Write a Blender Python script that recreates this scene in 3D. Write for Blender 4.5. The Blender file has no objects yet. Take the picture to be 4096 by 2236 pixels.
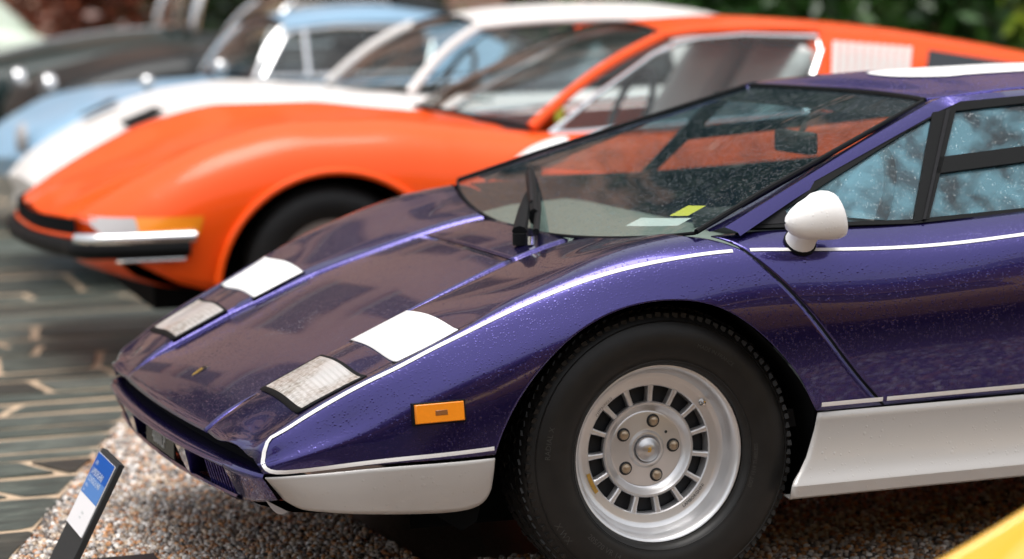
import bpy, bmesh, math, random
import numpy as np
from mathutils import Vector, Matrix

rnd = random.Random(11)
nrg = np.random.default_rng(5)
SC = bpy.context.scene
COL = SC.collection
R = math.radians

# ------------------------------------------------------------------ camera, sky, sun, exposure
CAM = np.array([-2.2488, -6.2690, 1.3833]); YAW, PITCH, ROLL, FPX = 0.33906, 0.11494, -0.01819, 11009.9
_f = np.array([math.sin(YAW) * math.cos(PITCH), math.cos(YAW) * math.cos(PITCH), -math.sin(PITCH)])
_r0 = np.array([math.cos(YAW), -math.sin(YAW), 0.0]); _u0 = np.cross(_r0, _f)
_r = _r0 * math.cos(ROLL) + _u0 * math.sin(ROLL); _u = np.cross(_r, _f)
cam = bpy.data.cameras.new('camera'); camo = bpy.data.objects.new('camera', cam); COL.objects.link(camo)
camo.matrix_world = Matrix(((_r[0], _u[0], -_f[0], CAM[0]), (_r[1], _u[1], -_f[1], CAM[1]), (_r[2], _u[2], -_f[2], CAM[2]), (0, 0, 0, 1)))
cam.sensor_width = 36.0; cam.lens = FPX * 36.0 / 4096.0; cam.clip_end = 2000.0
cam.dof.use_dof = True; cam.dof.aperture_fstop = 2.2
cam.dof.focus_distance = float((np.array([-0.05, -0.85, 0.42]) - CAM) @ _f)
SC.camera = camo

world = bpy.data.worlds.new('World'); SC.world = world; world.use_nodes = True
wn = world.node_tree.nodes; wl = world.node_tree.links; wn.clear()
SUN_EL, SUN_AZ = R(79), R(205)      # azimuth measured from +Y clockwise: behind the camera, to the left
sky = wn.new('ShaderNodeTexSky'); sky.sky_type = 'NISHITA'; sky.sun_disc = False
sky.sun_elevation = SUN_EL; sky.sun_rotation = SUN_AZ; sky.air_density = 1.4; sky.dust_density = 4.0
hs = wn.new('ShaderNodeHueSaturation'); hs.inputs['Saturation'].default_value = 0.22
bg = wn.new('ShaderNodeBackground'); bg.inputs['Strength'].default_value = 0.14
wo = wn.new('ShaderNodeOutputWorld')
wl.new(sky.outputs[0], hs.inputs['Color']); wl.new(hs.outputs[0], bg.inputs['Color']); wl.new(bg.outputs[0], wo.inputs['Surface'])
sun = bpy.data.lights.new('sun', 'SUN'); suno = bpy.data.objects.new('sun', sun); COL.objects.link(suno)
sun.energy = 1.35; sun.angle = R(38); sun.color = (1.0, 0.96, 0.91)
_sd = Vector((math.sin(SUN_AZ) * math.cos(SUN_EL), math.cos(SUN_AZ) * math.cos(SUN_EL), math.sin(SUN_EL)))
suno.rotation_euler = _sd.to_track_quat('Z', 'Y').to_euler(); suno.location = (0, 0, 30)
vs = SC.view_settings; vs.view_transform = 'Standard'; vs.look = 'None'; vs.exposure = 0.6; vs.gamma = 1.0; vs.use_curve_mapping = False
SC.render.engine = 'CYCLES'
SC.cycles.use_denoising = True
SC.cycles.max_bounces = 10; SC.cycles.transparent_max_bounces = 24
SC.cycles.sample_clamp_indirect = 6.0

# ------------------------------------------------------------------ materials
def mat(name):
    m = bpy.data.materials.new(name); m.use_nodes = True
    n = m.node_tree.nodes; n.clear()
    o = n.new('ShaderNodeOutputMaterial')
    return m, n, m.node_tree.links, o

def bsdf(n, l, o, col, rough, metal=0.0, coat=0.0, coat_rough=0.03, spec=0.5):
    b = n.new('ShaderNodeBsdfPrincipled')
    b.inputs['Base Color'].default_value = (*col, 1); b.inputs['Roughness'].default_value = rough
    b.inputs['Metallic'].default_value = metal; b.inputs['Coat Weight'].default_value = coat
    b.inputs['Coat Roughness'].default_value = coat_rough; b.inputs['Specular IOR Level'].default_value = spec
    l.new(b.outputs[0], o.inputs['Surface'])
    return b

def math_node(n, l, op, a, b=None, clamp=False):
    m = n.new('ShaderNodeMath'); m.operation = op; m.use_clamp = clamp
    for i, v in enumerate((a, b)):
        if v is None: continue
        if hasattr(v, 'links'): l.new(v, m.inputs[i])
        else: m.inputs[i].default_value = v
    return m.outputs[0]

def drop_height(n, l, scale, amount, stretch=(1, 1, 1)):
    """height field of rain beads: a rounded cap in some Voronoi cells, sizes differing from cell to cell"""
    tc = n.new('ShaderNodeTexCoord'); mp = n.new('ShaderNodeMapping'); mp.inputs['Scale'].default_value = stretch
    l.new(tc.outputs['Object'], mp.inputs['Vector'])
    v = n.new('ShaderNodeTexVoronoi'); v.inputs['Scale'].default_value = scale
    l.new(mp.outputs[0], v.inputs['Vector'])
    s = n.new('ShaderNodeSeparateColor'); l.new(v.outputs['Color'], s.inputs[0])
    r = math_node(n, l, 'MULTIPLY', s.outputs[0], amount)
    d = math_node(n, l, 'SUBTRACT', r, v.outputs['Distance'])
    h = math_node(n, l, 'DIVIDE', d, 0.22, clamp=True)
    return math_node(n, l, 'POWER', h, 0.6)

def paint(name, col, rough=0.4, metal=0.0, coat=1.0, drops=0.45, scale=95, bump=0.35, coat_rough=0.04, flake=False, tint=None, spec=0.5):
    m, n, l, o = mat(name)
    b = bsdf(n, l, o, col, rough, metal, coat, coat_rough, spec)
    if tint: b.inputs['Coat Tint'].default_value = (*tint, 1)
    if drops:
        h1 = drop_height(n, l, scale, drops); h2 = drop_height(n, l, scale * 0.47, drops * 0.72)
        h = math_node(n, l, 'MAXIMUM', h1, h2)
        bp = n.new('ShaderNodeBump'); bp.inputs['Strength'].default_value = bump; bp.inputs['Distance'].default_value = 0.003
        l.new(h, bp.inputs['Height']); l.new(bp.outputs[0], b.inputs['Normal']); l.new(bp.outputs[0], b.inputs['Coat Normal'])
    if flake:
        tc = n.new('ShaderNodeTexCoord'); v = n.new('ShaderNodeTexNoise'); v.inputs['Scale'].default_value = 900
        l.new(tc.outputs['Object'], v.inputs['Vector'])
        mx = n.new('ShaderNodeMix'); mx.data_type = 'RGBA'
        mx.inputs[6].default_value = (*[c * 0.75 for c in col], 1); mx.inputs[7].default_value = (*[min(1, c * 1.3) for c in col], 1)
        l.new(v.outputs[0], mx.inputs[0]); l.new(mx.outputs[2], b.inputs['Base Color'])
    return m

def plain(name, col, rough=0.5, metal=0.0, coat=0.0, noise=0.0, nscale=40, spec=0.5, bump=0.0):
    m, n, l, o = mat(name)
    b = bsdf(n, l, o, col, rough, metal, coat, spec=spec)
    if noise or bump:
        tc = n.new('ShaderNodeTexCoord'); t = n.new('ShaderNodeTexNoise'); t.inputs['Scale'].default_value = nscale; t.inputs['Detail'].default_value = 5
        l.new(tc.outputs['Object'], t.inputs['Vector'])
        if noise:
            mx = n.new('ShaderNodeMix'); mx.data_type = 'RGBA'
            mx.inputs[6].default_value = (*[c * (1 - noise) for c in col], 1); mx.inputs[7].default_value = (*[min(1, c * (1 + noise)) for c in col], 1)
            l.new(t.outputs[0], mx.inputs[0]); l.new(mx.outputs[2], b.inputs['Base Color'])
        if bump:
            bp = n.new('ShaderNodeBump'); bp.inputs['Strength'].default_value = bump; bp.inputs['Distance'].default_value = 0.004
            l.new(t.outputs[0], bp.inputs['Height']); l.new(bp.outputs[0], b.inputs['Normal'])
    return m

def glass(name, tint, ior=1.52, drops=0.0, scale=110, refl=1.0, bump=0.35, rough=0.0, film=0.0, bead=0.12):
    """thin pane: what lies behind seen through a tint, a Fresnel reflection on top"""
    m, n, l, o = mat(name)
    tr = n.new('ShaderNodeBsdfTransparent'); tr.inputs[0].default_value = (*tint, 1)
    gl = n.new('ShaderNodeBsdfGlossy'); gl.inputs['Roughness'].default_value = rough; gl.inputs[0].default_value = (refl, refl, refl, 1)
    fr = n.new('ShaderNodeFresnel'); ge = n.new('ShaderNodeNewGeometry')      # same reflection from either side of the thin pane
    l.new(math_node(n, l, 'ADD', ior, math_node(n, l, 'MULTIPLY', ge.outputs['Backfacing'], 1.0 / ior - ior)), fr.inputs[0])
    mx = n.new('ShaderNodeMixShader'); l.new(fr.outputs[0], mx.inputs[0]); l.new(tr.outputs[0], mx.inputs[1]); l.new(gl.outputs[0], mx.inputs[2])
    out = mx.outputs[0]
    if drops:
        h1 = drop_height(n, l, scale, drops, (1, 1, .7)); h2 = drop_height(n, l, scale * 0.5, drops * 0.62, (1, 1, .55))
        h = math_node(n, l, 'MAXIMUM', h1, h2)
        bp = n.new('ShaderNodeBump'); bp.inputs['Strength'].default_value = bump; bp.inputs['Distance'].default_value = 0.003
        l.new(h, bp.inputs['Height']); l.new(bp.outputs[0], gl.inputs['Normal'])
        # the bead itself: a lens that gathers a little of the sky
        df = n.new('ShaderNodeBsdfGlossy'); df.inputs[0].default_value = (0.55, 0.66, 0.72, 1); df.inputs['Roughness'].default_value = 0.4
        l.new(bp.outputs[0], df.inputs['Normal'])
        m2 = n.new('ShaderNodeMixShader'); l.new(math_node(n, l, 'MULTIPLY', h, bead), m2.inputs[0])
        l.new(out, m2.inputs[1]); l.new(df.outputs[0], m2.inputs[2]); out = m2.outputs[0]
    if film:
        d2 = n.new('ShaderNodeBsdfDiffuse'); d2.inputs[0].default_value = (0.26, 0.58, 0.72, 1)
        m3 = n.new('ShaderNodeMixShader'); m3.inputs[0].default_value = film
        if film > .05:      # pale patches painted into the pane in place of tree and sky reflections
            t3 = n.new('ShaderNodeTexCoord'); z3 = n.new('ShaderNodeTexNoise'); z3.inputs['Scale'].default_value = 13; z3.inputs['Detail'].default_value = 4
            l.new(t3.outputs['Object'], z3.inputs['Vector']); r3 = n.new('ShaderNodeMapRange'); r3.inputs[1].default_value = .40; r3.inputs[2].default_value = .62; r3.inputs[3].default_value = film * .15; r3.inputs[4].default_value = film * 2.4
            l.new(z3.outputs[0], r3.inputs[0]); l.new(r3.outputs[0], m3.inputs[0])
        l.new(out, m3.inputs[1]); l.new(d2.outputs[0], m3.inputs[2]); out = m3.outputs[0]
    l.new(out, o.inputs['Surface'])
    return m

M = {}
M['purple'] = paint('purple metallic paint', (0.038, 0.029, 0.165), rough=0.23, metal=0.88, drops=0.44, scale=190, bump=0.18, flake=True, coat=0.9, coat_rough=0.02)
M['purpleroof'] = paint('purple metallic paint under dense rain beads', (0.055, 0.044, 0.23), rough=0.34, metal=0.82, drops=0.62, scale=130, bump=0.9, flake=True, coat=0.4)
M['orange'] = paint('orange paint', (0.95, 0.088, 0.0), rough=0.5, drops=0.4, scale=90, bump=0.15, coat=0.48, spec=0.25, coat_rough=0.08)
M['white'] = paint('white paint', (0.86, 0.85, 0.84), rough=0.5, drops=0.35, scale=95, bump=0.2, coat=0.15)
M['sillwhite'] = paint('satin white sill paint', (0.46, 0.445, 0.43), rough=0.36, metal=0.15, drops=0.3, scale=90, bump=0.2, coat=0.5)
M['cream'] = paint('white car paint', (0.84, 0.80, 0.77), rough=0.45, drops=0.0, coat=0.25)
M['blue'] = paint('pale blue paint', (0.27, 0.44, 0.60), rough=0.45, drops=0.0, metal=0.0, coat=0.4)
M['black'] = paint('black paint', (0.008, 0.011, 0.012), rough=0.45, drops=0.0, coat=0.22, spec=0.3)
M['greenblack'] = paint('dark green paint', (0.006, 0.020, 0.019), rough=0.45, drops=0.0, coat=0.22, spec=0.3)
M['pale'] = paint('pale green paint', (0.60, 0.68, 0.56), rough=0.4, drops=0.0)
M['yellow'] = paint('yellow paint', (0.86, 0.47, 0.03), rough=0.4, drops=0.0)
M['rubber'] = plain('black rubber trim', (0.006, 0.0065, 0.007), 0.55, noise=0.3, nscale=300, spec=0.12)
M['dark'] = plain('dark underbody', (0.006, 0.007, 0.008), 0.9, spec=0.1)
M['tyre'] = plain('tyre rubber', (0.012, 0.0115, 0.011), 0.42, noise=0.5, nscale=25, bump=0.08, spec=0.32)
M['tyretext'] = plain('raised tyre lettering', (0.040, 0.039, 0.037), 0.5, spec=0.4)
M['alloy'] = plain('silver painted alloy', (0.68, 0.68, 0.69), 0.34, metal=0.72, coat=0.4, noise=0.05, nscale=30)
M['drum'] = plain('dark brake drum', (0.012, 0.015, 0.02), 0.5)
M['steel'] = plain('brushed steel', (0.55, 0.55, 0.56), 0.3, metal=0.9)
M['nut'] = plain('bronze nut', (0.42, 0.34, 0.25), 0.32, metal=0.85)
M['gold'] = plain('gold foil', (0.75, 0.45, 0.12), 0.3, metal=0.8, noise=0.5, nscale=150)
M['chrome'] = plain('chrome', (0.85, 0.86, 0.87), 0.08, metal=1.0)
M['amber'] = plain('amber lens', (0.85, 0.25, 0.004), 0.35, coat=0.6, noise=0.1, nscale=200)
M['amberdark'] = plain('dark amber bulb window', (0.22, 0.08, 0.02), 0.3, coat=0.5)
M['lensgrey'] = plain('ribbed clear lens', (0.42, 0.40, 0.40), 0.35, coat=0.3, noise=0.1, nscale=120)
M['lampdark'] = plain('grey headlamp glass', (0.16, 0.17, 0.18), 0.3)
M['interior'] = plain('dark interior trim', (0.03, 0.032, 0.035), 0.7)
M['dash'] = plain('grey dashboard', (0.20, 0.235, 0.21), 0.65, noise=0.2, nscale=30)
M['seat'] = plain('pale seat leather', (0.42, 0.50, 0.54), 0.5, noise=0.1, nscale=20)
M['tan'] = plain('tan leather', (0.45, 0.30, 0.18), 0.55)
M['seatgrey'] = plain('light grey seat leather', (0.60, 0.58, 0.56), 0.5)
M['stickerwhite'] = plain('white paper', (0.75, 0.8, 0.78), 0.6)
M['stickeryellow'] = plain('yellow paper', (0.8, 0.75, 0.08), 0.6)
M['stickerorange'] = plain('orange print', (0.8, 0.3, 0.1), 0.6)
M['print'] = plain('grey print', (0.35, 0.4, 0.4), 0.6)
M['plate'] = plain('black number plate', (0.012, 0.012, 0.014), 0.25)
M['platechar'] = plain('silver plate characters', (0.50, 0.50, 0.48), 0.5)
M['signblack'] = plain('black powder coated steel', (0.012, 0.014, 0.015), 0.55, noise=0.3, nscale=200)
M['cardwhite'] = plain('white card', (0.82, 0.80, 0.81), 0.5)
M['cardblue'] = plain('blue printed card', (0.006, 0.085, 0.38), 0.6, spec=0.15)
M['cardpale'] = plain('lighter blue printed card', (0.085, 0.21, 0.50), 0.6, spec=0.15)
M['lightprint'] = plain('pale blue print', (0.62, 0.70, 0.82), 0.5)
M['fascia'] = plain('dark fascia', (0.010, 0.010, 0.012), 0.5, noise=0.4, nscale=60, spec=0.15)
M['carglass'] = glass('car window glass', (0.72, 0.78, 0.78), 1.5)
M['windscreen'] = glass('wet windscreen glass', (0.80, 0.87, 0.84), 1.8, drops=0.42, scale=150, bump=0.35, film=0.015, bead=0.16)
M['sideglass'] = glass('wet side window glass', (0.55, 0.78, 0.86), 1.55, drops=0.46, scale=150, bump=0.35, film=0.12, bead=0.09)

def m_lamp():
    m, n, l, o = mat('prismatic lamp lens')
    b = bsdf(n, l, o, (0.6, 0.58, 0.55), 0.3, 0.2, 0.6, 0.05)
    tc = n.new('ShaderNodeTexCoord'); mp = n.new('ShaderNodeMapping'); mp.inputs['Scale'].default_value = (1.0, 1.6, 1.0); l.new(tc.outputs['Object'], mp.inputs[0])
    v = n.new('ShaderNodeTexVoronoi'); v.inputs['Scale'].default_value = 120; l.new(mp.outputs[0], v.inputs['Vector'])
    sp = n.new('ShaderNodeSeparateColor'); l.new(v.outputs['Color'], sp.inputs[0])
    w = n.new('ShaderNodeTexWave'); w.inputs['Scale'].default_value = 28; w.bands_direction = 'X'; l.new(tc.outputs['Object'], w.inputs['Vector'])
    bp = n.new('ShaderNodeBump'); bp.inputs['Strength'].default_value = 0.6; bp.inputs['Distance'].default_value = 0.004
    l.new(math_node(n, l, 'ADD', w.outputs['Fac'], sp.outputs[0]), bp.inputs['Height']); l.new(bp.outputs[0], b.inputs['Normal'])
    nz = n.new('ShaderNodeTexNoise'); nz.inputs['Scale'].default_value = 7; l.new(tc.outputs['Object'], nz.inputs['Vector'])
    rp = n.new('ShaderNodeMapRange'); rp.inputs[1].default_value = 0.42; rp.inputs[2].default_value = 0.58; l.new(nz.outputs[0], rp.inputs[0])
    cr = n.new('ShaderNodeValToRGB'); e = cr.color_ramp.elements
    e[0].color = (0.30, 0.25, 0.20, 1); e[1].color = (0.78, 0.76, 0.73, 1); x = e.new(0.35); x.color = (0.52, 0.47, 0.42, 1)
    l.new(sp.outputs[0], cr.inputs[0])
    mx = n.new('ShaderNodeMix'); mx.data_type = 'RGBA'; mx.inputs[7].default_value = (0.74, 0.72, 0.70, 1)
    l.new(rp.outputs[0], mx.inputs[0]); l.new(cr.outputs[0], mx.inputs[6]); l.new(mx.outputs[2], b.inputs['Base Color'])
    return m
M['lamp'] = m_lamp()

def m_brick(name, c1, c2, mortar):
    m, n, l, o = mat(name)
    b = bsdf(n, l, o, c1, 0.8)
    tc = n.new('ShaderNodeTexCoord'); mp = n.new('ShaderNodeMapping'); mp.inputs['Rotation'].default_value = (R(90), 0, 0)
    br = n.new('ShaderNodeTexBrick'); br.inputs['Scale'].default_value = 4.4
    br.inputs['Color1'].default_value = (*c1, 1); br.inputs['Color2'].default_value = (*c2, 1); br.inputs['Mortar'].default_value = (*mortar, 1)
    l.new(tc.outputs['Object'], mp.inputs[0]); l.new(mp.outputs[0], br.inputs['Vector']); l.new(br.outputs[0], b.inputs['Base Color'])
    return m
M['brick'] = m_brick('pale red brick', (0.60, 0.31, 0.22), (0.68, 0.41, 0.31), (0.58, 0.48, 0.40))
M['brick2'] = m_brick('orange brick', (0.58, 0.24, 0.11), (0.66, 0.32, 0.17), (0.55, 0.42, 0.33))
M['winframe'] = plain('dark brown window frame', (0.10, 0.07, 0.055), 0.5)
M['winglass'] = plain('dark window pane', (0.02, 0.025, 0.03), 0.05, coat=0.5)
M['stonetrim'] = plain('stone lintel', (0.5, 0.46, 0.4), 0.7)

def m_slate():
    m, n, l, o = mat('wet slate')
    b = bsdf(n, l, o, (0.1, 0.11, 0.11), 0.3, spec=0.22)
    tc = n.new('ShaderNodeTexCoord'); oi = n.new('ShaderNodeObjectInfo')
    ad = n.new('ShaderNodeVectorMath'); ad.operation = 'ADD'
    mu = n.new('ShaderNodeVectorMath'); mu.operation = 'SCALE'; mu.inputs['Scale'].default_value = 1.0
    cmb = n.new('ShaderNodeCombineXYZ'); l.new(math_node(n, l, 'MULTIPLY', oi.outputs['Random'], 40.0), cmb.inputs[2])
    l.new(tc.outputs['Object'], ad.inputs[0]); l.new(cmb.outputs[0], ad.inputs[1])
    mp = n.new('ShaderNodeMapping'); mp.inputs['Scale'].default_value = (1.0, 3.0, 1.0); l.new(ad.outputs[0], mp.inputs[0])
    t = n.new('ShaderNodeTexNoise'); t.inputs['Scale'].default_value = 7; t.inputs['Detail'].default_value = 8; t.inputs['Roughness'].default_value = 0.65
    l.new(mp.outputs[0], t.inputs['Vector'])
    cr = n.new('ShaderNodeValToRGB'); e = cr.color_ramp.elements
    e[0].position = 0.25; e[0].color = (0.026, 0.029, 0.029, 1); e[1].position = 0.75; e[1].color = (0.15, 0.155, 0.135, 1)
    x = e.new(0.5); x.color = (0.060, 0.068, 0.062, 1)
    l.new(t.outputs[0], cr.inputs[0])
    mx = n.new('ShaderNodeMix'); mx.data_type = 'RGBA'; mx.blend_type = 'MULTIPLY'; mx.inputs[0].default_value = 1.0
    tone = n.new('ShaderNodeValToRGB'); te = tone.color_ramp.elements
    te[0].color = (0.55, 0.50, 0.47, 1); te[1].color = (1.5, 1.55, 1.5, 1); x = te.new(0.5); x.color = (0.95, 1.05, 1.0, 1)
    l.new(oi.outputs['Random'], tone.inputs[0]); l.new(cr.outputs[0], mx.inputs[6]); l.new(tone.outputs[0], mx.inputs[7]); l.new(mx.outputs[2], b.inputs['Base Color'])
    rr = n.new('ShaderNodeMapRange'); rr.inputs[3].default_value = 0.22; rr.inputs[4].default_value = 0.62
    t2 = n.new('ShaderNodeTexNoise'); t2.inputs['Scale'].default_value = 5; l.new(ad.outputs[0], t2.inputs['Vector'])
    l.new(t2.outputs[0], rr.inputs[0]); l.new(rr.outputs[0], b.inputs['Roughness'])
    bp = n.new('ShaderNodeBump'); bp.inputs['Strength'].default_value = 0.5; bp.inputs['Distance'].default_value = 0.01
    l.new(t.outputs[0], bp.inputs['Height']); l.new(bp.outputs[0], b.inputs['Normal'])
    return m
M['slate'] = m_slate()
M['mortar'] = plain('sandy mortar', (0.50, 0.37, 0.25), 0.6, noise=0.35, nscale=18, bump=0.4)
M['gravelbed'] = plain('wet gravel bed', (0.06, 0.042, 0.03), 0.5, noise=0.6, nscale=90, bump=0.6, spec=0.15)
M['tarmac'] = plain('damp tarmac', (0.045, 0.043, 0.042), 0.8, noise=0.3, nscale=30, bump=0.3, spec=0.12)

def m_vcol(name, rough, coat=0.0):
    m, n, l, o = mat(name)
    b = bsdf(n, l, o, (0.5, 0.5, 0.5), rough, coat=coat)
    a = n.new('ShaderNodeVertexColor'); a.layer_name = 'tone'
    l.new(a.outputs[0], b.inputs['Base Color'])
    return m
M['pebble'] = m_vcol('wet pebble', 0.25, 0.4)
def m_leaf():
    m, n, l, o = mat('leaf')
    a = n.new('ShaderNodeVertexColor'); a.layer_name = 'tone'
    d = n.new('ShaderNodeBsdfDiffuse'); t = n.new('ShaderNodeBsdfTranslucent'); g = n.new('ShaderNodeBsdfGlossy'); g.inputs['Roughness'].default_value = 0.35
    l.new(a.outputs[0], d.inputs[0]); l.new(a.outputs[0], t.inputs[0])
    m1 = n.new('ShaderNodeMixShader'); m1.inputs[0].default_value = 0.3; l.new(d.outputs[0], m1.inputs[1]); l.new(t.outputs[0], m1.inputs[2])
    m2 = n.new('ShaderNodeMixShader'); m2.inputs[0].default_value = 0.06; l.new(m1.outputs[0], m2.inputs[1]); l.new(g.outputs[0], m2.inputs[2])
    l.new(m2.outputs[0], o.inputs['Surface'])
    return m
M['leaf'] = m_leaf()
M['bark'] = plain('bark', (0.06, 0.045, 0.03), 0.85, noise=0.4, nscale=12)

# ------------------------------------------------------------------ mesh helpers
def link(o, parent=None):
    COL.objects.link(o)
    if parent is not None: o.parent = parent
    return o

def empty(name, loc=(0, 0, 0), parent=None):
    o = bpy.data.objects.new(name, None); o.location = loc; o.empty_display_size = 0.1
    return link(o, parent)

def tag(o, label=None, cat=None, group=None, kind=None):
    if label: o['label'] = label
    if cat: o['category'] = cat
    if group: o['group'] = group
    if kind: o['kind'] = kind
    return o

def mk(name, V, F, m, parent=None, smooth=True, angle=40, thick=0.0, off=-1.0, sub=0):
    me = bpy.data.meshes.new(name)
    V = np.asarray(V, float).reshape(-1, 3)
    me.from_pydata(V.tolist(), [], [tuple(int(i) for i in f) for f in F])
    if m is not None: me.materials.append(M[m] if isinstance(m, str) else m)
    me.update()
    if smooth:
        me.polygons.foreach_set('use_smooth', [True] * len(me.polygons))
        me.set_sharp_from_angle(angle=R(angle))
    o = bpy.data.objects.new(name, me); link(o, parent)
    if parent is not None and parent.type == 'EMPTY':
        pass
    if thick:
        s = o.modifiers.new('thickness', 'SOLIDIFY'); s.thickness = thick; s.offset = off; s.use_even_offset = False
    if sub:
        s = o.modifiers.new('round', 'SUBSURF'); s.levels = sub; s.render_levels = sub
    return o

def gridf(n, m, off=0, flip=False, closed=False):
    F = []
    mm = m if closed else m - 1
    for i in range(n - 1):
        for j in range(mm):
            a, b, c, d = i * m + j, i * m + (j + 1) % m, (i + 1) * m + (j + 1) % m, (i + 1) * m + j
            F.append((off + a, off + d, off + c, off + b) if flip else (off + a, off + b, off + c, off + d))
    return F

def grid(name, P, m, parent=None, flip=False, **k):
    P = np.asarray(P, float); n, q = P.shape[:2]
    return mk(name, P.reshape(-1, 3), gridf(n, q, 0, flip), m, parent, **k)

def join(parts):
    V, F, o = [], [], 0
    for v, f in parts:
        v = np.asarray(v, float).reshape(-1, 3); V.append(v); F += [tuple(i + o for i in q) for q in f]; o += len(v)
    return np.concatenate(V), F

def boxm(c, s, rot=None):
    x, y, z = [d / 2 for d in s]
    V = np.array([(-x, -y, -z), (x, -y, -z), (x, y, -z), (-x, y, -z), (-x, -y, z), (x, -y, z), (x, y, z), (-x, y, z)])
    if rot is not None: V = V @ np.array(rot).T
    return V + np.array(c), [(0, 3, 2, 1), (4, 5, 6, 7), (0, 1, 5, 4), (1, 2, 6, 5), (2, 3, 7, 6), (3, 0, 4, 7)]

def box(name, c, s, m, parent=None, bev=0.0, rot=None):
    V, F = boxm((0, 0, 0), s, rot)
    o = mk(name, V + np.array(c), F, m, parent, smooth=True, angle=40)
    if bev:
        b = o.modifiers.new('bevel', 'BEVEL'); b.width = bev; b.segments = 2; b.limit_method = 'ANGLE'
    return o

def tubem(path, r, k=8, caps=True, flat=1.0):
    path = np.asarray(path, float); n = len(path)
    rr = np.full(n, r) if np.isscalar(r) else np.asarray(r)
    T = np.gradient(path, axis=0); T /= np.linalg.norm(T, axis=1)[:, None] + 1e-12
    up = np.array([0, 0, 1.0])
    V = []
    for i in range(n):
        s = np.cross(T[i], up)
        if np.linalg.norm(s) < 1e-3: s = np.array([1.0, 0, 0])
        s /= np.linalg.norm(s); w = np.cross(s, T[i])
        for j in range(k):
            a = 2 * math.pi * j / k
            V.append(path[i] + rr[i] * (math.cos(a) * s + flat * math.sin(a) * w))
    F = gridf(n, k, 0, False, True)
    if caps: F += [tuple(range(k)), tuple(reversed(range((n - 1) * k, n * k)))]
    return np.array(V), F

def tube(name, path, r, m, parent=None, k=8, flat=1.0, **kw):
    V, F = tubem(path, r, k, True, flat)
    return mk(name, V, F, m, parent, **kw)

def lathem(prof, n=48, close=False):
    """prof: (radius, depth) pairs; revolved round the y axis, +depth pointing to -y"""
    V = []
    for r, d in prof:
        for j in range(n):
            a = 2 * math.pi * j / n
            V.append((r * math.cos(a), -d, r * math.sin(a)))
    return np.array(V), gridf(len(prof), n, 0, False, True)

def nspline(xk, yk):
    xk = np.asarray(xk, float); yk = np.asarray(yk, float); n = len(xk); h = np.diff(xk)
    A = np.zeros((n, n)); r = np.zeros(n); A[0, 0] = A[-1, -1] = 1
    for i in range(1, n - 1):
        A[i, i - 1] = h[i - 1]; A[i, i] = 2 * (h[i - 1] + h[i]); A[i, i + 1] = h[i]
        r[i] = 6 * ((yk[i + 1] - yk[i]) / h[i] - (yk[i] - yk[i - 1]) / h[i - 1])
    m = np.linalg.solve(A, r)
    def f(x):
        x = np.asarray(x, float); i = np.clip(np.searchsorted(xk, x) - 1, 0, n - 2)
        a = xk[i + 1] - x; b = x - xk[i]; hh = h[i]
        return m[i] * a ** 3 / (6 * hh) + m[i + 1] * b ** 3 / (6 * hh) + (yk[i] / hh - m[i] * hh / 6) * a + (yk[i + 1] / hh - m[i + 1] * hh / 6) * b
    return f

def hspline(xk, yk):
    """monotone (PCHIP-like) cubic: never overshoots"""
    xk = np.asarray(xk, float); yk = np.asarray(yk, float); n = len(xk); h = np.diff(xk); d = np.diff(yk) / h
    m = np.zeros(n); m[0], m[-1] = d[0], d[-1]
    for i in range(1, n - 1):
        if d[i - 1] * d[i] > 0:
            w1, w2 = 2 * h[i] + h[i - 1], h[i] + 2 * h[i - 1]; m[i] = (w1 + w2) / (w1 / d[i - 1] + w2 / d[i])
    def f(x):
        x = np.asarray(x, float); i = np.clip(np.searchsorted(xk, x) - 1, 0, n - 2); t = (x - xk[i]) / h[i]
        return ((2 * t ** 3 - 3 * t ** 2 + 1) * yk[i] + (t ** 3 - 2 * t ** 2 + t) * h[i] * m[i] + (-2 * t ** 3 + 3 * t ** 2) * yk[i + 1] + (t ** 3 - t ** 2) * h[i] * m[i + 1])
    return f

class Loft:
    """a body side: control curves running along the car; at(x, t) gives the skin, t counts across from the first curve to the last"""
    def __init__(self, curves, knots, smooth=nspline):
        self.c = [(smooth([p[0] for p in c], [p[1] for p in c]), smooth([p[0] for p in c], [p[2] for p in c])) for c in curves]
        self.k = np.asarray(knots, float)
    def section(self, x):
        if not hasattr(self, 'sec'): self.sec = {}
        x = float(x)
        if x not in self.sec: self.sec[x] = self._section(x)
        return self.sec[x]
    def _section(self, x):
        return np.array([float(a(x)) for a, _ in self.c]), np.array([float(b(x)) for _, b in self.c])
    def basis(self, ts):
        if not hasattr(self, 'op'):
            I = np.eye(len(self.k)); self.op = [nspline(self.k, I[i]) for i in range(len(self.k))]; self.memo = {}
        key = (len(ts), float(ts[0]), float(ts[-1]))
        if key not in self.memo: self.memo[key] = np.stack([f(ts) for f in self.op], -1)
        return self.memo[key]
    def at(self, x, t):
        B = self.basis(np.array([t], float))[0]
        Y, Z = self.section(x)
        return np.array([x, float(B @ Y), float(B @ Z)])
    def line(self, x, ts):
        Y, Z = self.section(x); ts = np.asarray(ts, float); B = self.basis(ts)
        return np.stack([np.full(ts.shape, x), B @ Y, B @ Z], -1)
    def t_at_z(self, x, z, t0, t1):
        ts = np.linspace(t0, t1, 160); L = self.line(x, ts)[:, 2]
        return float(np.interp(-z, -L, ts))
    def z_at_y(self, x, y, t1):
        ts = np.linspace(self.k[0], t1, 160); L = self.line(x, ts)
        return float(np.interp(y, L[:, 1], L[:, 2]))
    def normal(self, x, t):
        a = self.at(x + 1e-3, t) - self.at(x - 1e-3, t); b = self.at(x, t + 1e-3) - self.at(x, t - 1e-3)
        n = np.cross(a, b); n /= np.linalg.norm(n)
        return n if n[1] + n[2] > 0 else -n

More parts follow.
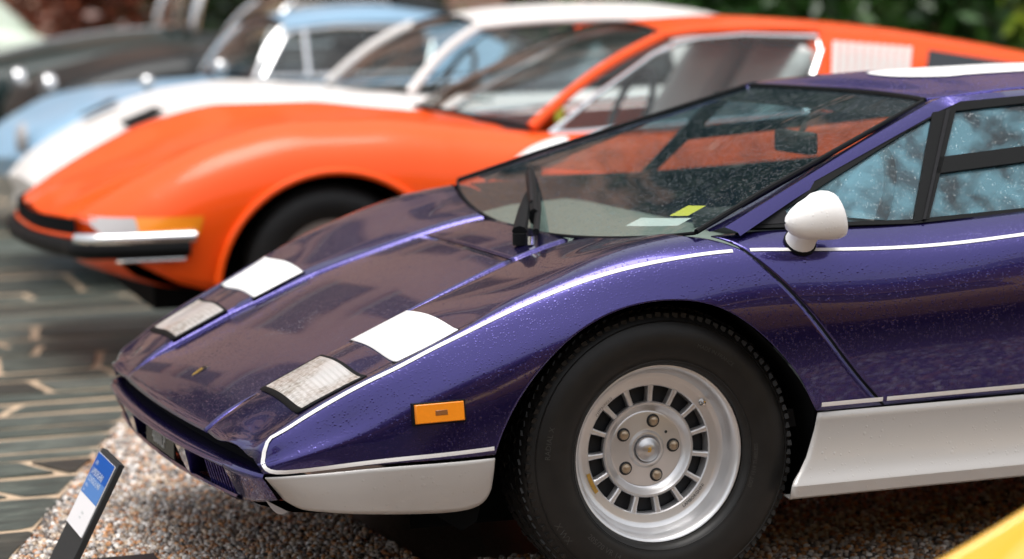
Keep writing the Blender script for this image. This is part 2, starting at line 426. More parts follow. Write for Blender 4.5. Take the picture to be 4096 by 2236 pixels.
def side(P, s):
    P = np.array(P, float); P[..., 1] *= s
    return P

def text_mesh(txt, size=1.0, depth=0.0):
    cu = bpy.data.curves.new('lettering', 'FONT'); cu.body = txt; cu.size = size; cu.extrude = depth; cu.resolution_u = 2
    o = bpy.data.objects.new('lettering', cu); COL.objects.link(o)
    bpy.context.view_layer.update()
    me = bpy.data.meshes.new_from_object(o.evaluated_get(bpy.context.evaluated_depsgraph_get()))
    V = np.array([v.co[:] for v in me.vertices]); F = [tuple(p.vertices) for p in me.polygons]
    bpy.data.objects.remove(o); bpy.data.curves.remove(cu); bpy.data.meshes.remove(me)
    return V, F

# ------------------------------------------------------------------ ground
def sheet(name, x0, x1, y0, y1, z, m, kind='structure'):
    o = mk(name, [(x0, y0, z), (x1, y0, z), (x1, y1, z), (x0, y1, z)], [(0, 1, 2, 3)], m, smooth=False)
    return tag(o, kind=kind)

g = sheet('ground', -400, 400, -400, 400, -0.022, 'tarmac'); tag(g, 'wet grey tarmac ground around the parked cars', 'ground')
# the edge between slate paving and pebble strip
EX0, EY0, EX1, EY1 = -1.243, 0.193, -0.565, 2.169
def edge_x(y): return EX0 + (y - EY0) * (EX1 - EX0) / (EY1 - EY0)
def m_farslate():
    m, n, l, o = mat('distant slate paving')
    b = bsdf(n, l, o, (0.08, 0.09, 0.085), 0.5, spec=0.25)
    tc = n.new('ShaderNodeTexCoord'); br = n.new('ShaderNodeTexBrick'); br.offset = 0.37; br.squash = 1.6; br.squash_frequency = 3
    br.inputs['Scale'].default_value = 1.0; br.inputs['Brick Width'].default_value = 0.62; br.inputs['Row Height'].default_value = 0.26; br.inputs['Mortar Size'].default_value = 0.02
    br.inputs['Color1'].default_value = (0.045, 0.05, 0.05, 1); br.inputs['Color2'].default_value = (0.13, 0.14, 0.125, 1); br.inputs['Mortar'].default_value = (0.45, 0.34, 0.23, 1)
    l.new(tc.outputs['Object'], br.inputs['Vector']); l.new(br.outputs[0], b.inputs['Base Color'])
    return m
pf = mk('pavement', [(-30, -12, -0.009), (edge_x(-12), -12, -0.009), (edge_x(4), 4, -0.009), (16, 4, -0.009), (16, 24.8, -0.009), (-30, 24.8, -0.009)], [(0, 1, 2, 3, 4, 5)], m_farslate(), smooth=False)
tag(pf, 'slate paving stretching away to the brick building', 'paving', kind='structure')
def slate_left(y): return -2.9 + 0.15 * (y - 0.2)
pav = mk('pavement', [(slate_left(-.42) - .3, -.44, -0.003), (edge_x(-.44), -.44, -0.003), (edge_x(4), 4, -0.003), (1.3, 4, -0.003), (2.6, 8.9, -0.003), (slate_left(8.9) - .3, 8.9, -0.003)], [(0, 1, 2, 3, 4, 5)], 'mortar', smooth=False)
tag(pav, 'slate paving with sandy joints in front of the cars', 'paving', kind='structure')

def slates():
    y = -0.42
    proto = {}
    while y < 8.6:
        d = rnd.choice([0.15, 0.19, 0.24, 0.30, 0.42, 0.55]) * (1.0 if y < 4 else 1.3)
        xl = slate_left(y)
        xr = edge_x(y + d / 2) + 0.015 if y + d < 3.9 else 1.0 + 0.30 * (y - 4)
        x = xl - rnd.random() * 0.4; sl_prev = rnd.uniform(-.05, .05)
        while x < xr - 0.05:
            w = rnd.uniform(0.24, 0.80) * (1.0 if y < 4 else 1.4)
            if x + w > xr - 0.12: w = xr - x
            g_ = rnd.uniform(0.024, 0.036); sl0 = sl_prev; sl1 = rnd.choice((-1, 1)) * rnd.uniform(0.005, 0.055); sl_prev = sl1
            if x + w >= xr - 1e-6: sl1 = (edge_x(y + d) - edge_x(y)) / 2 if y + d < 3.9 else 0
            h = rnd.uniform(0.000, 0.004)
            gy = rnd.uniform(.034, .06)
            a = [(x + g_ / 2 - sl0, y + gy / 2), (x + w - g_ / 2 - sl1, y + gy / 2 + rnd.uniform(-.008, .008)),
                 (x + w - g_ / 2 + sl1, y + d - gy / 2 + rnd.uniform(-.008, .008)), (x + g_ / 2 + sl0, y + d - gy / 2)]
            # chip the corners so the outline is not a clean quad
            pts = []
            for i in range(4):
                p, q = np.array(a[i]), np.array(a[(i + 1) % 4])
                pts.append(p + (q - p) * 0.06); pts.append(p + (q - p) * rnd.uniform(0.4, 0.6) + np.array([rnd.uniform(-.006, .006), rnd.uniform(-.006, .006)])); pts.append(p + (q - p) * 0.94)
            n = len(pts); cx, cy = np.mean(pts, axis=0)
            V = [(px - cx, py - cy, -0.016) for px, py in pts] + [((px - cx) * 0.995, (py - cy) * 0.985, h) for px, py in pts]
            F = [tuple(range(n, 2 * n))] + [(i, (i + 1) % n, n + (i + 1) % n, n + i) for i in range(n)]
            o = mk('slate', V, F, 'slate', pav, smooth=False); o.location = (cx, cy, 0)
            o.rotation_euler = (R(rnd.uniform(-.5, .5)), R(rnd.uniform(-.4, .4)), 0)
            x += w
        y += d
slates()

gb = mk('gravel_bed', [(edge_x(-6), -6, -0.008), (6, -6, -0.008), (6, 3.9, -0.008), (edge_x(3.9), 3.9, -0.008)], [(0, 1, 2, 3)], 'gravelbed', smooth=False)
tag(gb, 'brown bed of the pebble strip under the purple car', 'ground', kind='structure')

def pebbles():
    """wet pebbles set in the resin strip: one dome each, size, squash, turn and tone all varied"""
    pts = []
    def fill(x0, x1, y0, y1, pitch):
        nx, ny = int((x1 - x0) / pitch), int((y1 - y0) / pitch)
        gx, gy = np.meshgrid(np.arange(nx), np.arange(ny))
        X = x0 + (gx + 0.5 * (gy % 2) + nrg.uniform(-.38, .38, gx.shape)) * pitch; Y = y0 + (gy + nrg.uniform(-.38, .38, gx.shape)) * pitch
        pts.append(np.stack([X.ravel(), Y.ravel(), np.full(X.size, pitch)], 1))
    fill(-1.45, -0.35, -0.62, 0.75, 0.0138)
    fill(-1.2, -0.3, 0.75, 2.4, 0.014)
    fill(-0.35, 0.35, -0.75, -0.25, 0.014); fill(-2.0, 0.35, -1.7, -0.62, 0.0175); fill(0.35, 2.3, -1.9, -1.0, 0.0175)
    fill(0.35, 1.75, -1.0, 0.9, 0.0138)
    P = np.concatenate(pts)
    ex = EX0 + (P[:, 1] - EY0) * (EX1 - EX0) / (EY1 - EY0)
    P = P[P[:, 0] > ex + nrg.uniform(-0.012, 0.012, len(P))]
    n = len(P); k = 6
    ang = nrg.uniform(0, 2 * math.pi, n); sz = P[:, 2] * nrg.uniform(0.32, 0.80, n); asp = nrg.uniform(0.65, 1.0, n); hh = sz * nrg.uniform(0.5, 1.0, n)
    a = 2 * np.pi * np.arange(k) / k
    V = np.zeros((n, 2 * k + 1, 3))
    for ring, (rr, zz) in enumerate(((1.0, -0.2), (0.72, 0.72))):
        jit = nrg.uniform(0.82, 1.12, (n, k))
        lx = np.cos(a)[None] * sz[:, None] * rr * jit; ly = np.sin(a)[None] * sz[:, None] * rr * jit * asp[:, None]
        V[:, ring * k:(ring + 1) * k, 0] = P[:, 0:1] + lx * np.cos(ang)[:, None] - ly * np.sin(ang)[:, None]
        V[:, ring * k:(ring + 1) * k, 1] = P[:, 1:2] + lx * np.sin(ang)[:, None] + ly * np.cos(ang)[:, None]
        V[:, ring * k:(ring + 1) * k, 2] = zz * hh[:, None] - 0.006
    V[:, 2 * k, 0] = P[:, 0]; V[:, 2 * k, 1] = P[:, 1]; V[:, 2 * k, 2] = hh - 0.006
    f = []
    for j in range(k):
        b = (j + 1) % k
        f.append((j, b, k + b)); f.append((j, k + b, k + j)); f.append((k + j, k + b, 2 * k))
    f = np.array(f); F = (f[None] + (np.arange(n) * (2 * k + 1))[:, None, None]).reshape(-1, 3)
    me = bpy.data.meshes.new('pebbles'); me.vertices.add(n * (2 * k + 1)); me.vertices.foreach_set('co', V.reshape(-1))
    me.loops.add(F.size); me.loops.foreach_set('vertex_index', F.reshape(-1).astype(np.int32))
    me.polygons.add(len(F)); me.polygons.foreach_set('loop_start', np.arange(0, F.size, 3, dtype=np.int32)); me.polygons.foreach_set('loop_total', np.full(len(F), 3, dtype=np.int32))
    me.update(calc_edges=True); me.polygons.foreach_set('use_smooth', np.ones(len(F), dtype=bool))
    pal = np.array([(0.62, 0.55, 0.48), (0.75, 0.70, 0.66), (0.50, 0.38, 0.27), (0.55, 0.27, 0.11), (0.42, 0.19, 0.08), (0.25, 0.19, 0.15), (0.10, 0.09, 0.085), (0.45, 0.42, 0.40), (0.60, 0.45, 0.32)])
    w = np.array([.16, .16, .13, .12, .09, .13, .14, .07, .06]); w /= w.sum()
    c = pal[nrg.choice(len(pal), n, p=w)] * nrg.uniform(0.45, 1.3, (n, 1))
    C = np.concatenate([np.repeat(c, 2 * k + 1, axis=0), np.ones((n * (2 * k + 1), 1))], 1)
    at = me.color_attributes.new('tone', 'FLOAT_COLOR', 'POINT'); at.data.foreach_set('color', C.reshape(-1))
    me.materials.append(M['pebble'])
    o = bpy.data.objects.new('pebbles', me); link(o)
    tag(o, 'wet brown, white and orange pebbles under the purple car', 'gravel', kind='stuff')
pebbles()

# ------------------------------------------------------------------ wheels
def tyre_profile(r, w, rr):
    """(radius, depth); depth measured outwards from the tyre's middle plane"""
    h = w / 2; out = [(rr, h - 0.020), (rr + 0.004, h - 0.008), (rr + 0.016, h - 0.001), (rr + 0.035, h + 0.005), (rr + 0.060, h + 0.006), (rr + 0.085, h + 0.000), (r - 0.022, h - 0.010), (r - 0.011, h - 0.018), (r - 0.004, h - 0.028), (r, h - 0.045), (r + 0.001, 0)]
    return out + [(q, -d) for q, d in reversed(out[:-1])]

def wheel(parent, c, s, r=0.318, w=0.205, rr=0.195, style='deep', detail=True, dark_rim=False):
    """c: wheel centre; s=-1 faces -y (towards the camera)"""
    e = empty('wheel', c, parent)
    if s > 0: e.rotation_euler = (0, 0, math.pi)
    n = 72 if detail else 40
    V, F = lathem(tyre_profile(r, w, rr), n); mk('tyre', V, F, 'tyre', e, angle=50)
    if detail:
        # tread blocks round the shoulder, both sides
        parts = []
        nb = 96
        for j in range(nb):
            for d, rad, sz, tw in ((0.080, r - 0.0095, (0.012, 0.020, 0.010), 0.35), (0.058, r + 0.0005, (0.013, 0.022, 0.009), -0.5), (0.030, r + 0.0015, (0.013, 0.022, 0.009), 0.5), (0.0, r + 0.0015, (0.013, 0.024, 0.009), -0.5), (-0.030, r + 0.0015, (0.013, 0.022, 0.009), 0.5), (-0.06, r, (0.013, 0.022, 0.009), -0.5), (-0.085, r - 0.006, (0.012, 0.020, 0.010), 0.35)):
                a = 2 * math.pi * (j + (0.5 if abs(d) in (0.03, 0.085) else 0)) / nb
                ca, sa = math.cos(a), math.sin(a)
                tx = np.array([[-sa, 0, ca], [0, 1, 0], [ca, 0, sa]]).T      # columns: tangent, axle, radial
                ct, st = math.cos(tw), math.sin(tw); rot = tx @ np.array([[ct, -st, 0], [st, ct, 0], [0, 0, 1]])
                rad2 = rad - .0026 - .0012 * (j % 3); parts.append(boxm((rad2 * ca, -d, rad2 * sa), sz, rot))
        V, F = join(parts); o = mk('tread', V, F, 'tyre', e, smooth=False); tag(o, kind='stuff')
        # bead rings on the sidewall
        for q in (rr + 0.012, rr + 0.098):
            dd = w / 2 + (0.0005 if q < rr + 0.05 else -0.0045)
            V, F = lathem([(q - 0.0012, dd), (q, dd + 0.0018), (q + 0.0012, dd)], n); mk('sidewall_rib', V, F, 'tyre', e)
    lip = w / 2 - 0.0265                       # depth of the rim lip
    hub = lip - 0.058
    al = 'alloy'
    if style == 'deep':
        prof = [(rr + 0.0015, lip - 0.012), (rr + 0.002, lip - 0.002), (rr - 0.001, lip + 0.002), (rr - 0.004, lip + 0.001), (rr - 0.008, lip - 0.003), (rr - 0.013, lip - 0.012), (rr - 0.0165, lip - 0.022),
                (rr - 0.019, lip - 0.034), (rr - 0.024, lip - 0.044), (rr - 0.032, lip - 0.049), (rr - 0.036, lip - 0.050), (rr - 0.051, lip - 0.053), (rr - 0.0535, lip - 0.056), (rr - 0.054, lip - 0.085)]
        V, F = lathem(prof, n); mk('rim', V, F, al, e, angle=30)
        prof = [(0.100, hub - 0.03), (0.1065, hub - 0.012), (0.1065, hub + 0.000), (0.104, hub + 0.0035), (0.100, hub + 0.003), (0.0945, hub - 0.003), (0.0885, hub - 0.011), (0.084, hub - 0.0135), (0.0825, hub - 0.0125), (0.080, hub - 0.012),
                (0.047, hub - 0.012), (0.042, hub - 0.011), (0.037, hub - 0.006), (0.033, hub - 0.0055), (0.0295, hub - 0.008), (0.0275, hub - 0.012)]
        V, F = lathem(prof, n); mk('hub', V, F, al, e, angle=30)
        for j in range(15):
            a = 2 * math.pi * j / 15 + R(87); ca, sa = math.cos(a), math.sin(a)
            Vb = []
            for rad, hw, top in ((0.101, 0.0062, hub - 0.003), (0.112, 0.0056, hub - 0.0005), (0.128, 0.0058, hub + 0.0005), (0.144, 0.0072, hub + 0.002)):
                for wd, dp in ((-hw, top - 0.02), (-hw, top - 0.001), (-hw * 0.6, top + 0.001), (hw * 0.6, top + 0.001), (hw, top - 0.001), (hw, top - 0.02)):
                    Vb.append((rad * ca - wd * sa, -dp, rad * sa + wd * ca))
            mk('spoke', Vb, gridf(4, 6), al, e, angle=50)
        for j in range(5):
            a = 2 * math.pi * j / 5 + R(75); ca, sa = math.cos(a), math.sin(a); q = 0.0635
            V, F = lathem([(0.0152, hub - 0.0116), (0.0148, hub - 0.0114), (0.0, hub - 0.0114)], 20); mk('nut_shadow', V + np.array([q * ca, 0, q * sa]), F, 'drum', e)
            V, F = lathem([(0.0108, hub - 0.0116), (0.0108, hub - 0.0065), (0.0085, hub - 0.0035), (0.0045, hub - 0.0015), (0.0, hub - 0.001)], 12); mk('wheel_nut', V + np.array([q * ca, 0, q * sa]), F, 'nut', e, angle=25)
        V, F = lathem([(0.0278, hub - 0.012), (0.0278, hub - 0.003), (0.0265, hub - 0.0015), (0.0255, hub - 0.002), (0.0235, hub - 0.0012), (0.018, hub + 0.0035), (0.010, hub + 0.0065), (0.0, hub + 0.0075)], 36); cap = mk('centre_cap', V, F, 'steel', e, angle=30)
        # the small bull-like mark on the cap: an irregular gold shape
        S = np.array([(-.010, .001), (-.006, .005), (-.001, .004), (.002, .008), (.005, .006), (.004, .002), (.008, -.002), (.006, -.007), (.003, -.004), (-.002, -.009), (-.004, -.004), (-.009, -.005)])
        mk('crest', [(p[0], -(hub + 0.0079 - 22 * (p[0] ** 2 + p[1] ** 2)), p[1]) for p in S], [tuple(range(len(S)))], 'gold', e, smooth=False)
        if detail:
            V, F = lathem([(0.0085, 0), (0.0085, 0.006), (0.006, 0.009), (0.0045, 0.014), (0, 0.0145)], 16)
            a = R(38); mk('valve', V + np.array([0.158 * math.cos(a), -(lip - 0.051), 0.158 * math.sin(a)]), F, 'chrome', e)
            V, F = lathem([(0.0035, hub - 0.0116), (0, hub - 0.0116)], 10); a = R(36); mk('hub_hole', V + np.array([0.058 * math.cos(a), 0, 0.058 * math.sin(a)]), F, 'drum', e)
            # gold foil sticker and cast lettering on the dished ring
            P = [[(q * math.cos(a), -(lip - 0.0496), q * math.sin(a)) for a in np.linspace(R(196), R(214), 8)] for q in (0.146, 0.155)]
            grid('foil_sticker', P, 'gold', e, flip=False)
            def ring_text(nm, txt, size, rad, a0, dep, m, inward=False):
                V, F = text_mesh(txt, size)
                W = V[:, 0].max()
                out = []
                for x, y, _ in V:
                    if inward: a = a0 + (x - W / 2) / rad; q = rad - y
                    else: a = a0 - (x - W / 2) / rad; q = rad + y
                    out.append((q * math.cos(a), -(dep(q) if callable(dep) else dep), q * math.sin(a)))
                mk(nm, out, F, m, e, smooth=False)
            ring_text('rim_lettering', 'LAMBORGHINI', 0.0105, 0.155, R(-47), lip - 0.0488, 'drum', True)
            ring_text('rim_lettering', 'CAMPAGNOLO', 0.0075, 0.147, R(136), lip - 0.0488, 'drum')
            xs = [p[0] for p in tyre_profile(r, w, rr)[:10]]; ds = [p[1] for p in tyre_profile(r, w, rr)[:10]]
            sw = lambda q: float(np.interp(q, xs, ds)) + 0.0009
            ring_text('tyre_lettering', '205/70 VR 14', 0.017, 0.243, R(233), sw, 'tyretext', True)
            ring_text('tyre_lettering', 'X WX', 0.020, 0.285, R(213), sw, 'tyretext', True)
            ring_text('tyre_lettering', 'RADIAL X', 0.016, 0.262, R(170), sw, 'tyretext')
            ring_text('tyre_lettering', 'DOT 1519 TUBELESS', 0.011, 0.222, R(-10), sw, 'tyretext', True)
            ring_text('tyre_lettering', 'MADE IN FRANCE', 0.012, 0.245, R(60), sw, 'tyretext')
    else:
        prof = [(rr + 0.001, lip - 0.01), (rr, lip), (rr - 0.012, lip - 0.004), (rr - 0.02, lip - 0.03), (rr - 0.04, lip - 0.04), (0.09, lip - 0.02), (0.05, lip - 0.03), (0.03, lip - 0.02), (0, lip - 0.018)]
        V, F = lathem(prof, n); mk('rim', V, F, al if not dark_rim else 'drum', e, angle=30)
        for j in range(5):
            a = 2 * math.pi * j / 5
            V, F = lathem([(0.014, lip - 0.028), (0.010, lip - 0.012), (0, lip - 0.012)], 10); mk('wheel_nut', V + np.array([.065 * math.cos(a), 0, .065 * math.sin(a)]), F, 'steel', e)
    V, F = lathem([(rr, -w / 2 + 0.03), (rr, lip - 0.09), (0.06, lip - 0.092), (0.0, lip - 0.092)], 40); mk('brake_drum', V, F, 'drum', e)
    return e

# ------------------------------------------------------------------ the purple wedge car
car = empty('sports_car', (0, 0, 0))
tag(car, 'purple wedge-shaped sports car with white lamp covers and silver wheels, in sharp focus', 'car')

RZ = [(-.93, .350), (-.905, .3725), (-.87, .402), (-.82, .436), (-.72, .486), (-.635, .526), (-.574, .552), (-.44, .611), (-.30, .664), (-.19, .702), (-.08, .735), (.03, .757), (.16, .772), (1.0, .80), (3.25, .85)]
CR = [(-.93, .675, .355), (-.885, .69, .374), (-.82, .718, .420), (-.78, .735, .446), (-.632, .767, .521), (-.573, .783, .549), (-.444, .812, .613), (-.39, .815, .642), (-.30, .82, .682), (-.185, .822, .724), (-.07, .822, .757), (.03, .82, .774), (.15, .815, .785), (.3, .81, .788), (.6, .806, .786), (.9, .806, .80), (1.4, .81, .825), (1.7, .82, .84), (2.4, .85, .87), (3.25, .82, .86)]
rz = nspline([a for a, b in RZ], [b for a, b in RZ])
cry = nspline([p[0] for p in CR], [p[1] for p in CR]); crz = nspline([p[0] for p in CR], [p[2] for p in CR])
RIDGE = [(x, .445, z) for x, z in RZ]
MIDF = [(x, (.445 + float(cry(x))) / 2, (float(rz(x)) + float(crz(x))) / 2 + .004) for x in (-.93, -.885, -.78, -.632, -.5, -.39, -.25, -.1, .03, .16, .5, 1.0, 1.7, 2.4, 3.25)]
PIN = [(-.93, .715, .335), (-.877, .733, .362), (-.86, .745, .388), (-.828, .757, .412), (-.779, .77, .442), (-.722, .782, .475), (-.643, .797, .515), (-.581, .81, .543), (-.514, .822, .576), (-.447, .832, .606), (-.37, .842, .640), (-.283, .85, .674), (-.195, .856, .703), (-.106, .86, .725), (-.016, .863, .740), (.076, .865, .750), (.187, .867, .755), (.309, .868, .750), (.452, .869, .744), (.598, .87, .742), (.725, .872, .746), (.869, .875, .756), (1.4, .885, .785), (2.0, .91, .81), (2.45, .93, .83), (3.25, .89, .80)]
UP = [(-.93, .72, .335), (-.877, .745, .354), (-.82, .775, .385), (-.72, .80, .43), (-.64, .818, .468), (-.51, .848, .527), (-.37, .868, .592), (-.2, .882, .655), (0, .890, .692), (.19, .893, .708), (.45, .893, .697), (.87, .898, .71), (1.4, .91, .74), (2.4, .95, .77), (3.25, .9, .74)]
MIDS = [(-.93, .725, .334), (-.877, .752, .348), (-.82, .787, .365), (-.72, .815, .395), (-.64, .833, .425), (-.51, .865, .475), (-.37, .89, .53), (-.2, .905, .59), (0, .91, .62), (.19, .91, .625), (.45, .908, .615), (.87, .91, .63), (1.4, .925, .65), (2.4, .965, .66), (3.25, .9, .64)]
LOWM = [(-.93, .73, .333), (-.877, .758, .341), (-.82, .79, .35), (-.72, .817, .367), (-.64, .838, .384), (-.51, .868, .41), (-.37, .892, .44), (-.2, .905, .48), (0, .908, .50), (.19, .905, .505), (.45, .898, .50), (.87, .897, .51), (1.4, .91, .52), (2.4, .95, .52), (3.25, .89, .5)]
LOW = [(-.93, .735, .331), (-.877, .762, .332), (-.82, .787, .335), (-.72, .815, .341), (-.64, .84, .347), (-.51, .868, .352), (-.37, .884, .358), (-.2, .888, .37), (0, .889, .38), (.19, .887, .39), (.45, .877, .396), (.87, .87, .40), (1.4, .87, .405), (2.4, .9, .41), (3.25, .86, .42)]
TP, TC = .42, .36
body = Loft([RIDGE, MIDF, CR, PIN, UP, MIDS, LOWM, LOW], [0, .18, TC, TP, .48, .58, .70, .82])
TL = .82
ARCH = [(-.3935, .358), (-.379, .400), (-.359, .444), (-.304, .524), (-.214, .603), (-.114, .648), (-.005, .662), (.106, .643), (.198, .586), (.283, .502), (.33, .438), (.351, .397)]
_al = np.concatenate([[0], np.cumsum(np.hypot(np.diff([p[0] for p in ARCH]), np.diff([p[1] for p in ARCH])))])
arx, arz = nspline(_al, [p[0] for p in ARCH]), nspline(_al, [p[1] for p in ARCH])
CUT = [(.125, .36), (.187, TP)]         # door shut line: x at a given t; below the stripe it follows z
cutx = hspline([.39, .44, .497, .563, .674, .756], [.520, .476, .431, .364, .269, .190])
def yi(x): return float(np.interp(x, [-.93, -.6, -.42, -.167, 0, .2], [.432, .428, .405, .335, .30, .28]))
def sink(x):      # how far the centre panel lies below the ridge; runs out at the nose
    q = min(1, max(0, (x + .905) / .14)); return .013 * q * q * (3 - 2 * q)
def wsb(y): return -.015 + .10 * (y / .79) ** 2        # foot of the windscreen

def fender(s):
    na, nb, nc = 26, 44, 8
    tops = np.concatenate([np.linspace(-.877, -.40, na), np.linspace(-.40, .145, nb)[1:], np.linspace(.145, .186, nc)[1:]])
    sa = np.linspace(0, _al[-1], nb)
    bots = [(x, None) for x in np.linspace(-.866, float(arx(0)), na)] + [(float(arx(q)), float(arz(q))) for q in sa[1:]] + [(x, None) for x in np.linspace(.351, .514, nc)[1:]]
    ts = np.concatenate([np.linspace(0, TC, 12), np.linspace(TC, TP, 6)[1:]])
    cols = []
    for i, (xt, (xb, zb)) in enumerate(zip(tops, bots)):
        w = (xt + .877) / (.186 + .877)
        col = []
        # the wall from the sunk bonnet panel up to the ridge
        x0, x1 = -.905, wsb(.445) - .006
        x = x0 + (x1 - x0) * w; y0 = yi(x); dp = sink(x); zi = float(rz(x)) - dp
        for q in (0, .5): col.append((x, y0 + (.445 - y0) * q, zi + dp * q))
        for t in ts:
            yc = float(np.interp(t, [0, TC, TP], [.445, .79, .86]))
            x0 = float(np.interp(t, [0, .18, .28, TC, TP], [-.905, -.904, -.903, -.888, -.877])); x1 = wsb(yc) - .006 if t < TC else float(np.interp(t, [TC, TP], [wsb(.79) + .02, .186]))
            col.append(body.at(x0 + (x1 - x0) * w, t))
        tb = TL if zb is None else body.t_at_z(xb, zb, TP, TL)
        for q in np.linspace(0, 1, 22)[1:]:
            col.append(body.at(xt + (xb - xt) * q, TP + (tb - TP) * q))
        cols.append(col)
    return grid('front_fender', side(cols, s), 'purple', car, flip=(s < 0), thick=.003, off=0, angle=32)

def patch(name, corners, m, s, lift=.002, n=9, bulge=0.0, parent=None, thick=0.0, edge=0.0):
    """a panel lying on the upper skin; corners (x, y): front-inner, rear-inner, rear-outer, front-outer"""
    A, B, C, D = [np.array(c) for c in corners]
    P = []
    for u in np.linspace(edge, 1 - edge, n):
        row = []
        for v in np.linspace(edge, 1 - edge, n):
            p = (1 - u) * ((1 - v) * A + v * D) + u * ((1 - v) * B + v * C)
            # ends bow slightly forwards and rearwards like the pressed covers
            x = p[0] + bulge * (4 * v * (1 - v)) * (u - .0 if u > .5 else u - 0.0)
            row.append((x, p[1], body.z_at_y(x, p[1], TP) + lift))
        P.append(row)
    return grid(name, side(P, s), m, parent or car, flip=(s > 0), thick=thick, off=1.0 if s > 0 else 1.0)

def ribbon(name, path, hw, m, s, off=.0026):
    """a painted stripe following the skin along (x, t) points"""
    path = np.array(path, float)
    C = np.array([body.at(x, t) for x, t in path]); N = np.array([body.normal(x, t) for x, t in path])
    T = np.gradient(C, axis=0); T /= np.linalg.norm(T, axis=1)[:, None]
    S = np.cross(N, T); S /= np.linalg.norm(S, axis=1)[:, None]
    P = np.stack([C - S * hw + N * off, C + N * (off + .0004), C + S * hw + N * off], 1)
    return grid(name, side(P, s), m, car, flip=(s < 0))

LENS = [(-.784, .438), (-.642, .438), (-.634, .764), (-.779, .738)]
COVER = [(-.574, .436), (-.443, .440), (-.446, .812), (-.574, .784)]

def half(s):
    fender(s)
    # dark strip laid over the door gap, standing in for the shade inside
    P = []
    for t in np.linspace(TP - .03, TL, 16):
        x = .188 + .328 * (t - TP) / (TL - TP); p = body.at(x, t) + body.normal(x, t) * .0021
        P.append([p + np.array([-.0028, 0, 0]), p + np.array([.0042, 0, 0])])
    grid('shut_line_shade_strip', side(P, s), 'dark', car)
    # door
    D = []
    for k, t in enumerate(np.concatenate([np.linspace(TC, TP, 8), np.linspace(TP, TL, 26)[1:]])):
        xl = .186 + .328 * max(0, t - TP) / (TL - TP) if t > TP else float(np.interp(t, [TC, TP], [.128, .186]))
        D.append([body.at(x, t) for x in (xl + .0055) + (1.60 - xl) * np.linspace(0, 1, 60) ** 1.2])
    grid('door', side(D, s), 'purple', car, flip=(s > 0), thick=.003, off=0, angle=32)
    # rear quarter with the rear arch
    xs = np.concatenate([np.linspace(1.606, 2.03, 12), 2.45 - .42 * np.cos(np.linspace(.02, math.pi - .02, 26)), np.linspace(2.872, 3.2, 10)])
    Q = []
    for x in xs:
        zb = .40
        if abs(x - 2.45) < .42: zb = max(.40, .33 + math.sqrt(max(0, .42 ** 2 - (x - 2.45) ** 2)))
        tb = TL if zb <= .405 else body.t_at_z(x, zb, TP, TL)
        Q.append([body.at(x, t) for t in np.concatenate([np.linspace(TC, TP, 5), np.linspace(TP, tb, 14)[1:]])])
    grid('rear_quarter', side(Q, s), 'purple', car, flip=(s < 0), thick=.003, off=0)
    # stripes
    top = [(x, TP) for x in np.linspace(1.58, -.832, 120)]
    nose = [(-.829, TP), (-.842, TP), (-.850, TP + .008), (-.8575, TP + .03), (-.8615, TP + .075), (-.8630, .56), (-.8620, .64), (-.8585, .705), (-.851, .757), (-.840, .786)]
    bot = [(x, .797) for x in np.linspace(-.822, -.396, 40)]
    ribbon('pinstripe', [(x, t) for x, t in top if x < .181], .0043, 'white', s)
    ribbon('pinstripe', [(x, t) for x, t in top if x > .197], .0043, 'white', s)
    ribbon('pinstripe', nose + bot, .0043, 'white', s)
    ribbon('pinstripe', [(x, .803) for x in np.linspace(.362, .514, 10)], .0050, 'white', s)
    ribbon('pinstripe', [(x, .803) for x in np.linspace(.524, 1.58, 60)], .0050, 'white', s)
    # white lower front panel
    tpx = np.linspace(-.862, -.394, 40)
    bp_ = np.array([(-.818, .748, .272), (-.803, .762, .262), (-.786, .775, .254), (-.75, .79, .248), (-.716, .80, .244), (-.65, .815, .239), (-.593, .825, .236), (-.53, .836, .234), (-.468, .845, .235), (-.44, .85, .239), (-.42, .854, .247), (-.405, .858, .262), (-.397, .861, .281)])
    bl = np.concatenate([[0], np.cumsum(np.linalg.norm(np.diff(bp_, axis=0), axis=1))]); fb = [nspline(bl, bp_[:, i]) for i in range(3)]
    S_ = []
    for i, x in enumerate(tpx):
        u = i / (len(tpx) - 1); a = body.at(x, TL) + np.array([0, -.001, -.0075]); b = np.array([float(f(u * bl[-1])) for f in fb])
        S_.append([a + (b - a) * q + np.array([0, .004 * math.sin(math.pi * q) * (1 - .3 * q), 0]) for q in np.linspace(0, 1, 12)])
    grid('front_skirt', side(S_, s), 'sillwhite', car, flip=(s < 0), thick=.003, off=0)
    # sill
    prof = [(.391, .878, .356), (.372, .876, .353), (.354, .8755, .349), (.325, .877, .339), (.295, .882, .326), (.265, .890, .305), (.247, .897, .288), (.240, .902, .283), (.236, .9035, .281), (.212, .899, .279), (.208, .893, .280), (.210, .86, .282)]
    S_ = []
    for z, y, x0 in prof:
        S_.append([(x, y - .008 * min(1, (x - x0) / .6), z + .006 * (x - x0)) for x in x0 + (1.95 - x0) * np.linspace(0, 1, 24) ** 1.5])
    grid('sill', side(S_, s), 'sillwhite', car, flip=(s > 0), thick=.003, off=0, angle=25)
    # lamp lens with black frame, and the white lamp cover
    fr = empty('front_lamp', (0, 0, 0), car)
    A = patch('frame', LENS, 'rubber', s, lift=.0025, parent=fr, thick=.003)
    ins = [(-.774, .450), (-.650, .450), (-.644, .749), (-.768, .725)]
    patch('lens', ins, 'lamp', s, lift=.0068, n=12, parent=fr)
    patch('lamp_cover_gap', [(COVER[0][0] - .004, COVER[0][1] - .004), (COVER[1][0] + .004, COVER[1][1] - .004), (COVER[2][0] + .004, COVER[2][1] + .004), (COVER[3][0] - .004, COVER[3][1] + .004)], 'rubber', s, lift=.0012, bulge=.005)
